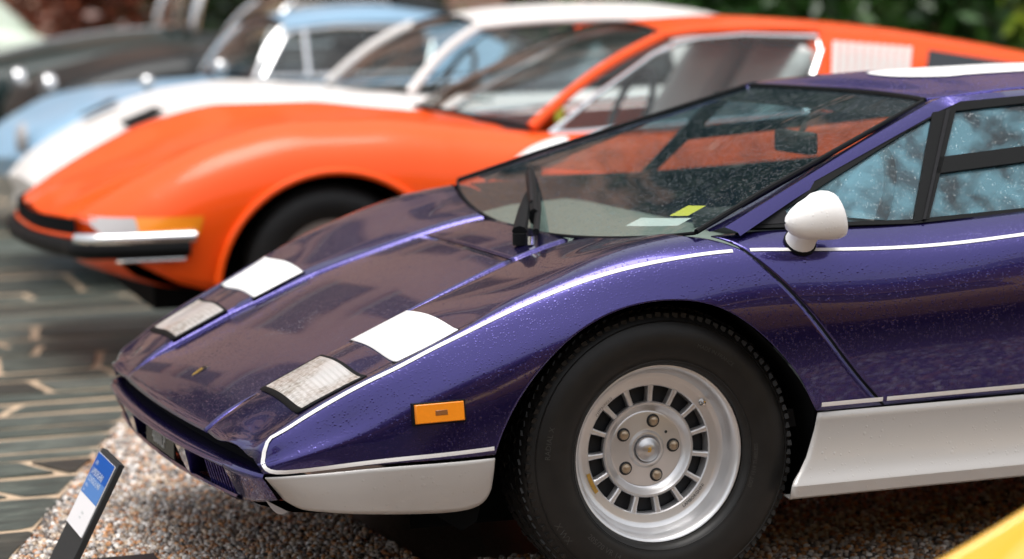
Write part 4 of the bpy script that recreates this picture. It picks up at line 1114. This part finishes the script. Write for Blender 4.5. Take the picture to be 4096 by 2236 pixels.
# ---- orange
og, OL, owarp = coupe(dict(yc=3.64, W=.86, paint='orange', label='bright orange low coupe with chrome-tipped black bumper and louvred rear pillar',
    centre=[(-.615, .545), (-.57, .573), (-.27, .672), (.18, .795), (.63, .832), (1.0, .835), (1.5, .80), (2.6, .80), (3.5, .80)],
    crown=[(-.615, .60, .535), (-.55, .62, .580), (-.33, .66, .688), (-.117, .66, .772), (.166, .66, .843), (.42, .66, .850), (.744, .67, .822), (1.07, .70, .778), (1.5, .72, .765), (2.2, .74, .79), (2.8, .74, .81), (3.5, .70, .78)],
    arches=[(.325, .415), (2.78, .40)], archz=.262, valance=[(-.64, .43), (-.50, .40), (-.27, .318), (-.10, .28), (.5, .27), (3.5, .27)], sill=.27, warp=.20, taper=.07, nosez=.42, noseclip=.42,
    ws_base=(.87, 1.08, .845, .795, .70), ws_top=(1.67, 1.645, 1.140, 1.105, .53),
    roof=[(1.64, 1.135, 1.105, .535), (1.8, 1.152, 1.120, .54), (2.0, 1.160, 1.120, .54), (2.45, 1.130, 1.090, .55), (2.98, 1.052, 1.005, .56), (3.42, .965, .915, .57)], rear_base=3.45, solid_rear=True,
    belt=[(1.10, .762, .72), (1.5, .785, .73), (2.0, .80, .735), (2.8, .83, .73), (3.45, .82, .68)],
    window=[(1.145, .772), (1.30, .775), (1.5, .788), (2.0, .805), (2.12, .81), (2.17, .93), (2.24, 1.04), (2.235, 1.085), (1.95, 1.100), (1.78, 1.092), (1.68, 1.075), (1.58, 1.035), (1.35, .905)],
    hoodmid=-.010, quarter=(2.20, 3.43), pillar_r=.020, far_pillar='rubber', trim_r=.011, seat_x=1.95, seat_mat='seatgrey', seat_h=.46, drop=.07))
_a = -.055; _px, _py = 1.10, -.70
og.rotation_euler = (0, 0, _a)
og.location = (_px - (_px * math.cos(_a) - _py * math.sin(_a)), 3.64 + _py - (_px * math.sin(_a) + _py * math.cos(_a)), 0)
def owin(x, z): # side plane of the orange cabin
    q = (z - .81) / .29
    return .735 + (.548 - .735) * q
for s in (-1, 1):
    # indicator: clear and amber halves along the flank
    for nm, a, b, m in (('clear_lens', -.612, -.47, 'lensgrey'), ('amber_lens', -.47, -.165, 'amber'), ):
        P = []
        for x in np.linspace(a, b, 12):
            row = []
            for z in np.linspace(.478, .546, 5):
                sec = OL.line(x, np.linspace(.66, 1.3, 80)); t = float(np.interp(-z, -sec[:, 2], np.linspace(.66, 1.3, 80))); p = owarp(OL.at(x, t)); p[1] += .006
                p[0] += (z - .51) * .25 if x == b and nm == 'amber_lens' else 0
                row.append(p)
            P.append(row)
        grid(nm, side(P, s), m, og)
    # bumper halves: chrome blade above, black rubber under it
    def bpath(dz, dy, xe):
        pts = []
        for x in np.linspace(xe, -.46, 10): pts.append((x, s * (.862 * (1 - .05 * max(0, (-.185 - x) / .45) ** 2) + dy), .452 + dz))
        for q in np.linspace(0, 1, 10)[1:]:
            an = q * math.pi / 2; pts.append((-.46 - .105 * math.sin(an), s * (.70 + .145 * math.cos(an) + dy), .452 + dz))
        for y in np.linspace(.70, 0, 10)[1:]: pts.append((-.565 - .10 * (1 - (y / .7) ** 2), s * (y + dy * (y / .7)), .452 + dz))
        return pts
    tube('bumper', bpath(-.010, .018, -.185), .027, 'rubber', og, k=10, flat=1.1)
    tube('bumper_blade', bpath(.028, .024, -.165)[:16], .021, 'chrome', og, k=10, flat=1.0)
    tube('bumper_blade', bpath(-.046, .012, -.20)[:9], .009, 'chrome', og, k=8)
    # grille slot half
    P = [[(-.640 + .10 * (y / .66) ** 3, s * y, z) for z in (.478, .505, .535)] for y in np.linspace(0, .66, 10)]
    grid('grille_slot', P, 'dark', og)
    tube('grille_edge', [(-.644 + .10 * (y / .66) ** 3, s * y, .476) for y in np.linspace(0, .68, 8)], .006, 'orange', og)
    # louvres in the rear pillar
    lv = empty('louvre', (0, 0, 0), og)
    for k in range(10):
        xa = 2.245 + .0315 * k   # dark gaps between the slats
        P = []
        for q in np.linspace(0, 1, 6):
            z = .93 + .14 * q - .028 * (k / 9) * q; x = xa + .045 * q
            P.append([(x, s * (owin(x, z) + .020), z), (x + .020, s * (owin(x, z) + .036), z), (x + .021, s * (owin(x, z) + .020), z)])
        grid('slat', P, 'seatgrey', lv)
    mk('rear_quarter_light', [(2.62, s * (owin(2.7, .93) + .020), .92), (2.655, s * (owin(2.7, 1.0) + .022), 1.03), (3.12, s * (owin(3.1, .94) + .03), .950), (3.12, s * (owin(3.1, .9) + .03), .90)], [(0, 1, 2, 3)], 'winglass', og, smooth=False)
for s in (-1, 1):
    tube('arch_lip', [(.325 - .418 * math.cos(q), s * .868, .262 + .418 * math.sin(q)) for q in np.linspace(.12, math.pi - .12, 30)], .013, 'orange', og)
# valance under the bumper
P = []
for v in np.linspace(-1, 1, 25):
    y = .83 * v; k = abs(v) ** 3
    P.append([(-.60 + .16 * k, y, .43), (-.56 + .14 * k, y, .395), (-.48 + .12 * k, y * .99, .345), (-.36 + .12 * k, y * .97, .300), (-.22 + .1 * k, y * .95, .282)])
grid('front_valance', P, 'orange', og)
# mirror on the door
mr = empty('door_mirror', (0, 0, 0), og)
P = []
for u, rr_ in zip(np.linspace(0, 1, 9), (.012, .030, .042, .050, .054, .056, .056, .054, .046)):
    P.append([(.93 + .20 * u, -.96 + rr_ * .9 * math.cos(q), .682 + .055 * u + rr_ * .85 * math.sin(q)) for q in np.linspace(0, 2 * math.pi, 18, endpoint=False)])
mk('housing', np.array(P).reshape(-1, 3), gridf(9, 18, 0, True, True) + [tuple(range(8 * 18, 9 * 18))], 'white', mr)
tube('mirror_foot', [(1.08, -.84, .71), (1.06, -.93, .71)], .014, 'white', mr)
box('parking_ticket', (1.25, -.50, .83), (.012, .075, .06), 'stickeryellow', og)
box('paper_notice', (1.12, .10, .86), (.05, .22, .012), 'stickerwhite', og)
tube('door_shut_line', [(1.03, -.872, .735), (.97, -.880, .68), (.92, -.882, .60), (.90, -.880, .5)], .004, 'dark', og)

# ---- white
wh, WL, ww = coupe(dict(yc=6.3, W=.86, paint='cream', label='white coupe parked directly behind the orange one', 
    centre=[(-.19, .45), (-.12, .54), (.04, .60), (.294, .71), (.59, .80), (.98, .838), (1.37, .805), (2.0, .78), (3.0, .80), (3.9, .76)],
    crown=[(-.19, .55, .42), (-.10, .58, .50), (.04, .62, .58), (.294, .64, .695), (.59, .65, .792), (.98, .66, .828), (1.40, .69, .79), (2.0, .72, .785), (3.0, .72, .80), (3.9, .68, .75)],
    arches=[(.62, .36), (3.05, .36)], sill=.24, warp=.14, nosez=.34,
    ws_base=(1.34, 1.47, .80, .80, .68), ws_top=(1.90, 1.86, 1.130, 1.085, .50),
    roof=[(1.86, 1.125, 1.085, .50), (2.13, 1.165, 1.105, .52), (2.44, 1.176, 1.110, .53), (2.77, 1.172, 1.10, .53), (3.07, 1.142, 1.06, .52), (3.3, 1.09, 1.0, .52)], rear_base=3.7,
    belt=[(1.45, .80, .70), (2.2, .80, .72), (3.0, .82, .72), (3.7, .80, .68)],
    window=[(1.54, .815), (2.2, .815), (2.72, .83), (2.80, 1.04), (2.6, 1.085), (2.2, 1.09), (1.94, 1.075), (1.86, 1.04)],
    quarter=(2.78, 3.65), pillar_r=.022, trim_r=.007, trim_mat='rubber', seat_x=2.2, seat_mat='seat'))
for s in (-1, 1):
    mk('lamp_slot', [(.20, s * .40, .705), (.36, s * .40, .765), (.36, s * .60, .757), (.20, s * .58, .690)], [(0, 1, 2, 3)], 'rubber', wh, smooth=False, thick=.008, off=0)
tube('bumper', [(-.10 + .06 * abs(v) ** 3, v * .80, .40) for v in np.linspace(-1, 1, 15)], .03, 'chrome', wh)

# ---- pale blue
bl, BL, bw = coupe(dict(yc=8.8, W=.80, paint='blue', label='pale blue coupe with chrome window frames, between white car and black car',
    centre=[(.02, .42), (.10, .52), (.317, .61), (.66, .73), (.98, .765), (1.35, .775), (2.0, .76), (2.8, .77), (3.7, .70)],
    crown=[(.02, .50, .40), (.12, .54, .50), (.317, .58, .60), (.477, .60, .665), (.66, .61, .705), (.98, .62, .722), (1.3, .64, .735), (2.0, .68, .755), (2.8, .68, .76), (3.7, .62, .68)],
    arches=[(.72, .34), (3.0, .34)], sill=.25, warp=.20, nosez=.30,
    ws_base=(1.30, 1.40, .785, .775, .62), ws_top=(1.64, 1.60, 1.10, 1.045, .48),
    roof=[(1.60, 1.09, 1.045, .48), (1.75, 1.125, 1.065, .50), (1.935, 1.148, 1.075, .51), (2.17, 1.156, 1.075, .51), (2.55, 1.112, 1.04, .50), (2.75, 1.06, .99, .49)], rear_base=3.2,
    belt=[(1.38, .775, .66), (2.2, .775, .68), (2.8, .79, .67), (3.2, .77, .62)],
    window=[(1.44, .79), (2.35, .79), (2.42, .95), (2.36, 1.035), (1.9, 1.05), (1.66, 1.03), (1.60, 1.0)],
    quarter=(2.38, 3.15), pillar_r=.017, pillar_mat='chrome', trim_r=.014, seat_x=2.0))
for s in (-1, 1):
    tube('vent_window_post', [(1.69, s * .665, .785), (1.705, s * .53, 1.04)], .016, 'chrome', bl)
for x, z in ((1.182, .855), (.785, .785)):
    mr = empty('chrome_mirror', (0, 0, 0), bl)
    V, F = lathem([(0, .03), (.022, .026), (.036, .012), (.040, 0), (.036, -.012), (.02, -.024), (0, -.028)], 18); mk('mirror_head', V + np.array([x, -.75, z]), F, 'chrome', mr)
    tube('mirror_stalk', [(x + .01, -.72, z - .09), (x, -.75, z - .02)], .010, 'chrome', mr)
V, F = lathem([(0, .03), (.06, .02), (.085, -.005), (.09, -.02)], 20)
for s in (-1, 1):
    Vr = np.stack([-.0 + V[:, 1], V[:, 0], V[:, 2]], 1); mk('headlamp', Vr + np.array([.14, s * .58, .50]), F, 'lensgrey', bl)

# ---- black
bk, KL, kw = coupe(dict(yc=11.2, W=.80, paint='black', label='glossy black classic coupe with round chrome headlamp, beyond the pale blue car',
    centre=[(.55, .52), (.62, .62), (.79, .735), (1.02, .80), (1.28, .865), (1.67, .90), (2.04, .90), (2.8, .85), (3.6, .84), (4.4, .75)],
    crown=[(.55, .50, .50), (.62, .54, .60), (.79, .58, .70), (1.02, .60, .76), (1.28, .61, .82), (1.67, .62, .855), (2.04, .65, .86), (2.8, .68, .83), (3.6, .68, .82), (4.4, .60, .72)],
    arches=[(1.22, .34), (3.55, .34)], sill=.25, warp=.18, nosez=.34,
    ws_base=(1.95, 2.08, .90, .875, .60), ws_top=(2.36, 2.32, 1.21, 1.16, .46),
    roof=[(2.32, 1.20, 1.16, .46), (2.6, 1.25, 1.18, .49), (2.9, 1.25, 1.18, .49), (3.3, 1.18, 1.12, .48)], rear_base=3.8,
    belt=[(2.05, .87, .64), (2.8, .86, .66), (3.8, .82, .62)],
    window=[(2.14, .885), (2.9, .88), (3.0, 1.0), (2.9, 1.15), (2.6, 1.155), (2.36, 1.13)],
    quarter=(2.95, 3.75), pillar_r=.020, pillar_mat='chrome', trim_r=.012, seat_x=2.7))
for s in (-1, 1):
    hl = empty('headlamp', (.70, s * .56, .665), bk); V, F = lathem([(.085, -.05), (.094, -.005), (.092, .006), (.084, .004), (.07, .018), (.04, .028), (0, .032)], 24)
    Vr = np.stack([V[:, 1], V[:, 0], V[:, 2]], 1); mk('chrome_ring', Vr[:4 * 24], [f for f in F if max(f) < 96], 'chrome', hl); mk('lens', Vr[3 * 24:], gridf(4, 24, 0, False, True), 'lampdark', hl)

# ---- dark green roadster
gk, GL, gw = coupe(dict(yc=13.7, W=.82, paint='greenblack', label='dark green open car with upright chrome windscreen frame', open=True,
    centre=[(.40, .56), (.50, .70), (.884, .79), (1.17, .855), (1.46, .90), (1.75, .932), (2.20, .945), (3.0, .90), (3.8, .88), (4.6, .76)],
    crown=[(.40, .60, .55), (.50, .62, .66), (.884, .64, .745), (1.17, .64, .79), (1.46, .65, .83), (1.75, .65, .86), (2.2, .68, .87), (3.0, .70, .86), (3.8, .70, .84), (4.6, .64, .74)],
    arches=[(1.10, .36), (3.7, .36)], sill=.27, warp=.10, nosez=.40, nose_mat='dark',
    ws_base=(2.12, 2.20, .95, .94, .62), ws_top=(2.26, 2.30, 1.26, 1.24, .58), rear_base=3.3, pillar_r=.030, pillar_mat='chrome', seat_x=2.9, seat_mat='tan'))
tube('screen_rail', [(2.12 + .08 * v * v, .64 * v, .962) for v in np.linspace(-1, 1, 11)], .028, 'chrome', gk)
tube('screen_rail', [(2.26 + .04 * v * v, .60 * v, 1.265) for v in np.linspace(-1, 1, 11)], .028, 'chrome', gk)
tube('screen_post', [(2.22, 0, .96), (2.27, 0, 1.26)], .025, 'chrome', gk)
tube('bumper', [(.36 + .05 * abs(v) ** 3, v * .78, .50) for v in np.linspace(-1, 1, 15)], .035, 'chrome', gk)
tube('bonnet_strip', [(x, 0, float(ip([(p[0], p[1]) for p in [(.5, .70), (.884, .79), (1.17, .855), (1.46, .90), (1.75, .932), (2.1, .945)]], x)) + .006) for x in np.linspace(.5, 2.1, 14)], .008, 'chrome', gk)

# ---- pale green car, tail towards the right
pg, PL, pw = coupe(dict(yc=16.9, W=.82, paint='pale', label='pale green car at the far end of the row, top left corner',
    centre=[(-2.4, .60), (-2.2, .74), (-1.4, .86), (-.9, .90), (.4, .90), (1.2, .92), (1.62, .90), (1.80, .80)],
    crown=[(-2.4, .60, .58), (-2.2, .64, .70), (-1.4, .66, .82), (-.9, .68, .86), (.4, .70, .87), (1.2, .70, .90), (1.62, .68, .88), (1.80, .62, .78)],
    arches=[(-1.6, .36), (.9, .36)], sill=.27, warp=.10,
    ws_base=(-.95, -.85, .90, .88, .62), ws_top=(-.55, -.6, 1.28, 1.24, .50),
    roof=[(-.6, 1.28, 1.24, .50), (0, 1.34, 1.28, .53), (.8, 1.32, 1.26, .53), (1.3, 1.24, 1.18, .52)], rear_base=1.60,
    belt=[(-.9, .88, .66), (.4, .88, .68), (1.6, .90, .64)],
    window=[(-.78, .90), (1.0, .90), (1.05, 1.2), (0, 1.25), (-.55, 1.22)], quarter=(1.0, 1.58), pillar_r=.02, trim_r=.012, seat_x=.1))
tube('bumper', [(1.85 - .05 * abs(v) ** 3, v * .80, .52) for v in np.linspace(-1, 1, 13)], .04, 'chrome', pg)

# ---- yellow, next to the camera
yl, YL, yw = coupe(dict(yc=-3.42, W=.86, paint='yellow', label='bright yellow car bonnet blurred in the lower right foreground corner',
    centre=[(-.85, .33), (-.80, .36), (-.5, .42), (-.28, .505), (-.1, .59), (.1, .655), (.4, .725), (.8, .76), (1.6, .78), (2.6, .80), (3.3, .80)],
    crown=[(-.85, .66, .32), (-.80, .67, .34), (-.5, .72, .39), (-.28, .74, .490), (-.10, .74, .575), (.1, .74, .650), (.4, .74, .725), (.8, .74, .76), (1.6, .74, .77), (2.6, .76, .80), (3.3, .72, .80)],
    arches=[(.55, .35), (2.6, .36)], sill=.25, warp=.10, drop=.05, nosez=.28,
    ws_base=(.55, .66, .745, .75, .70), ws_top=(1.25, 1.2, 1.06, 1.02, .50),
    roof=[(1.2, 1.05, 1.02, .50), (1.6, 1.09, 1.05, .52), (2.2, 1.06, 1.02, .53), (2.7, .98, .95, .54)], rear_base=2.9, solid_rear=True,
    belt=[(.64, .755, .72), (1.5, .78, .73), (2.9, .81, .72)],
    window=[(.75, .77), (1.7, .795), (1.8, 1.0), (1.3, 1.0)], quarter=(1.78, 2.88), pillar_r=.02, trim_r=.008, trim_mat='rubber', seat_x=1.6))

# ------------------------------------------------------------------ sign stand
sg = empty('sign_stand', (-1.15, -.06, 0)); tag(sg, 'small leaning black display stand with blue and white card, beside the purple nose', 'sign')
sg.location = (0, 0, 0)
U = np.array([-.029, -1, 0]); U /= np.linalg.norm(U); Vd = np.array([-.466, .014, -.885]); Nn = np.cross(U, Vd); Nn /= np.linalg.norm(Nn)
if Nn[0] > 0: Nn = -Nn
O = np.array([-1.052, .05, .261])
def slab(nm, a0, a1, b0, b1, d0, d1, m, bev=0.0):
    V = [O + U * a + Vd * b + Nn * d for d in (d0, d1) for a, b in ((a0, b0), (a1, b0), (a1, b1), (a0, b1))]
    o = mk(nm, V, [(0, 1, 2, 3), (4, 7, 6, 5), (0, 4, 5, 1), (1, 5, 6, 2), (2, 6, 7, 3), (3, 7, 4, 0)], m, sg)
    if bev: b_ = o.modifiers.new('bevel', 'BEVEL'); b_.width = bev; b_.segments = 2
slab('board', -.006, .222, -.012, .297, -.018, -.003, 'signblack', .002)
slab('card', 0, .214, .0, .177, -.002, .0005, 'cardwhite')
slab('blue_field', 0, .214, .0, .052, .0006, .0010, 'cardblue'); slab('blue_field', 0, .214, .052, .099, .0006, .0010, 'cardpale')
def stext(t, size, a, b, m):
    V, F = text_mesh(t, size)
    mk('lettering', [O + U * (a + v[0] * .95) + Vd * (b - v[1]) + Nn * .0016 for v in V], F, m, sg, smooth=False)
stext('1974', .016, .018, .028, 'lightprint'); stext('LAMBORGHINI', .023, .016, .050, 'lightprint'); stext('COUNTACH LP400', .019, .016, .068, 'lightprint')
stext('4000 cc', .011, .018, .082, 'lightprint'); stext('Italy', .011, .018, .094, 'lightprint')
stext('Scan for', .010, .105, .136, 'print'); stext('more', .010, .105, .148, 'print')
box('foot_plate', (-1.085, -.075, .006), (.30, .235, .010), 'signblack', sg, bev=.002)

# ------------------------------------------------------------------ brick ranges round the yard (seen mostly in reflections)
def brick_range(name, label, x0, x1, y, h, face, rows, nwin, depth=6.0):
    """face=-1: facade looks towards -y"""
    root = empty(name, ((x0 + x1) / 2, y, 0)); tag(root, label, 'building')
    cx = (x0 + x1) / 2
    w, hh = 1.35, 1.75
    xs = [x0 + (x1 - x0) * (k + .5) / nwin for k in range(nwin)]
    # wall built as piers and bands so that windows are real openings
    cuts = [(-1, 0)]
    bands = []
    z = 0.0
    for zb in rows:
        bands.append((z, zb)); z = zb + hh
    bands.append((z, h))
    parts = []
    for a, b in bands:
        if b > a: parts.append(boxm(((x0 + x1) / 2 - cx, -face * depth / 2, (a + b) / 2), (x1 - x0, depth, b - a)))
    for zb in rows:
        e = [x0] + sum([[x - w / 2, x + w / 2] for x in xs], []) + [x1]
        for k in range(0, len(e), 2):
            parts.append(boxm(((e[k] + e[k + 1]) / 2 - cx, -face * depth / 2, zb + hh / 2), (e[k + 1] - e[k], depth, hh)))
    V, F = join(parts); mk('wall', V, F, 'brick' if face < 0 else 'brick2', root, smooth=False)
    Vp, Fp = boxm((0, 0, 0), (w, .03, hh)); mp_ = None
    for zb in rows:
        for x in xs:
            wn_ = empty('window', (x - cx, -face * .18, zb + hh / 2), root)
            for nm, c, s_, m in (('pane', (0, 0, 0), (w, .03, hh), 'winglass'), ('frame', (0, face * .03, hh / 2 - .05), (w, .05, .1), 'winframe'), ('frame', (0, face * .03, -hh / 2 + .05), (w, .05, .1), 'winframe'),
                                 ('frame', (-w / 2 + .05, face * .03, 0), (.1, .048, hh - .2), 'winframe'), ('frame', (w / 2 - .05, face * .03, 0), (.1, .048, hh - .2), 'winframe'), ('glazing_bar', (0, face * .03, 0), (w - .2, .04, .06), 'winframe'), ('sill', (0, face * .22, -hh / 2 - .06), (w + .2, .2, .12), 'stonetrim')):
                box(nm, c, s_, m, wn_)
    V = [(x0 - cx - .3, face * .5, h), (x1 - cx + .3, face * .5, h), (x1 - cx + .3, -face * depth / 2, h + 2.2), (x0 - cx - .3, -face * depth / 2, h + 2.2), (x1 - cx + .3, -face * (depth + .5), h), (x0 - cx - .3, -face * (depth + .5), h)]
    mk('roof', V, [(0, 1, 2, 3), (3, 2, 4, 5)], plain('slate roof ' + name, (.08, .085, .09), .6, noise=.3, nscale=3), root, smooth=False)
    return root
brick_range('brick_building', 'red brick building with sash windows behind the row of cars', -14, 36, 25, 15.0, -1, (1.3, 4.0, 6.7, 9.4, 12.1), 17)
brick_range('brick_building', 'red brick building opposite, reflected in the purple door', -24, 22, -19, 6.5, 1, (1.2, 4.0), 15)

# ------------------------------------------------------------------ hedge and shrubs behind the cars
def bush(name, label, cx, cy, rx, ry, h, n, tone, leaf=.06, group=None, z0=0.0):
    root = empty(name, (cx, cy, 0)); tag(root, label, 'shrub' if 'hedge' not in name else 'hedge', group)
    cl = nrg.uniform(-1, 1, (60, 3)); cl[:, 2] = nrg.uniform(0, 1, 60)
    k = nrg.integers(0, 60, n); P = cl[k] * np.array([rx, ry, h]) + nrg.normal(0, 1, (n, 3)) * np.array([rx, ry, h]) * .13
    P[:, 2] = np.abs(P[:, 2]) + z0
    d = nrg.normal(0, 1, (n, 3)); d /= np.linalg.norm(d, axis=1)[:, None]; e = np.cross(d, nrg.normal(0, 1, (n, 3))); e /= np.linalg.norm(e, axis=1)[:, None]
    sz = leaf * nrg.uniform(.6, 1.5, (n, 1))
    V = np.stack([P - d * sz, P + e * sz * .45, P + d * sz, P - e * sz * .45], 1).reshape(-1, 3)
    F = np.arange(4 * n).reshape(-1, 4)
    c = np.array(tone)[None] * nrg.uniform(.45, 1.5, (n, 1)) * (np.array([1, 1, 1]) + nrg.uniform(-.15, .25, (n, 1)) * np.array([[1.5, .5, 0]])); br = (nrg.random(60) < .22)[k]; c[br] *= np.array([2.6, 2.0, 1.1])
    me = bpy.data.meshes.new('foliage'); me.from_pydata(V.tolist(), [], F.tolist()); me.materials.append(M['leaf'])
    at = me.color_attributes.new('tone', 'FLOAT_COLOR', 'POINT'); at.data.foreach_set('color', np.concatenate([np.repeat(np.clip(c, 0, 1), 4, 0), np.ones((4 * n, 1))], 1).reshape(-1))
    o = bpy.data.objects.new('foliage', me); link(o, root); o.location = (0, 0, 0)
    for j in range(5):
        a = j * 1.3; q = np.array([rx * .5 * math.cos(a), ry * .4 * math.sin(a), 0])
        tube('stem', [q * .6, q * .8 + np.array([0, 0, h * .4]), q + np.array([.1 * math.sin(a), 0, h * .8])], [.03, .02, .008], 'bark', root)
    return root
bush('hedge', 'dense dark green hedge behind the orange roof', 7.4, 10.6, 2.9, .55, 1.7, 42000, (.040, .115, .022), .075)
bush('hedge', 'lighter yellow-green hedge at the top right corner', 8.1, 9.0, 1.3, .45, 1.35, 20000, (.11, .21, .03), .06)
bush('shrub', 'loose dark shrub beyond the dark green open car', 4.2, 17.5, 1.3, .5, 1.7, 7000, (.03, .06, .022), .07)
bush('shrub', 'reddish shrub at the top left behind the pale green car', 3.2, 19.5, 1.2, .5, 1.6, 5000, (.20, .06, .03), .07)
bush('hedge', 'low dark hedge along the wall opposite the cars', -1, -15.5, 16, .6, 1.9, 16000, (.02, .045, .018), .13)

def tree(label, cx, cy, h, r, zc, n, tone):  # added trees, put in as greenery for the windscreen and bonnet to reflect
    root = empty('reflection_tree', (cx, cy, 0)); tag(root, label, 'tree', 'trees added for reflections')
    tube('trunk', [(0, 0, 0), (.1, .05, zc * .5), (0, 0, zc)], [.28, .2, .12], 'bark', root, k=10)
    cl = nrg.normal(0, 1, (70, 3)); cl /= np.linalg.norm(cl, axis=1)[:, None]; cl *= nrg.uniform(.35, 1, (70, 1)) * np.array([r, r, (h - zc) * .95])
    for j in range(7): tube('limb', [(0, 0, zc * .75), np.array([0, 0, zc * .9]) + cl[j] * .35, np.array([0, 0, zc]) + cl[j] * .8], [.1, .06, .02], 'bark', root)
    k = nrg.integers(0, 70, n); P = cl[k] + nrg.normal(0, .42, (n, 3)); P[:, 2] += zc
    d = nrg.normal(0, 1, (n, 3)); d /= np.linalg.norm(d, axis=1)[:, None]; e = np.cross(d, nrg.normal(0, 1, (n, 3))); e /= np.linalg.norm(e, axis=1)[:, None]
    sz = .12 * nrg.uniform(.6, 1.5, (n, 1))
    V = np.stack([P - d * sz, P + e * sz * .5, P + d * sz, P - e * sz * .5], 1).reshape(-1, 3)
    me = bpy.data.meshes.new('crown'); me.from_pydata(V.tolist(), [], np.arange(4 * n).reshape(-1, 4).tolist()); me.materials.append(M['leaf'])
    c = np.array(tone)[None] * nrg.uniform(.5, 1.6, (n, 1)); at = me.color_attributes.new('tone', 'FLOAT_COLOR', 'POINT')
    at.data.foreach_set('color', np.concatenate([np.repeat(np.clip(c, 0, 1), 4, 0), np.ones((4 * n, 1))], 1).reshape(-1))
    link(bpy.data.objects.new('crown', me), root)
tree('tall grey-green tree added before the brick building for the windscreen reflection', 7.6, 21.0, 12.5, 2.2, 9.0, 12000, (.10, .13, .09))
tree('dark green tree added before the brick building to the left, for reflections', -3.2, 21.5, 11, 1.6, 8.5, 8000, (.05, .08, .05))
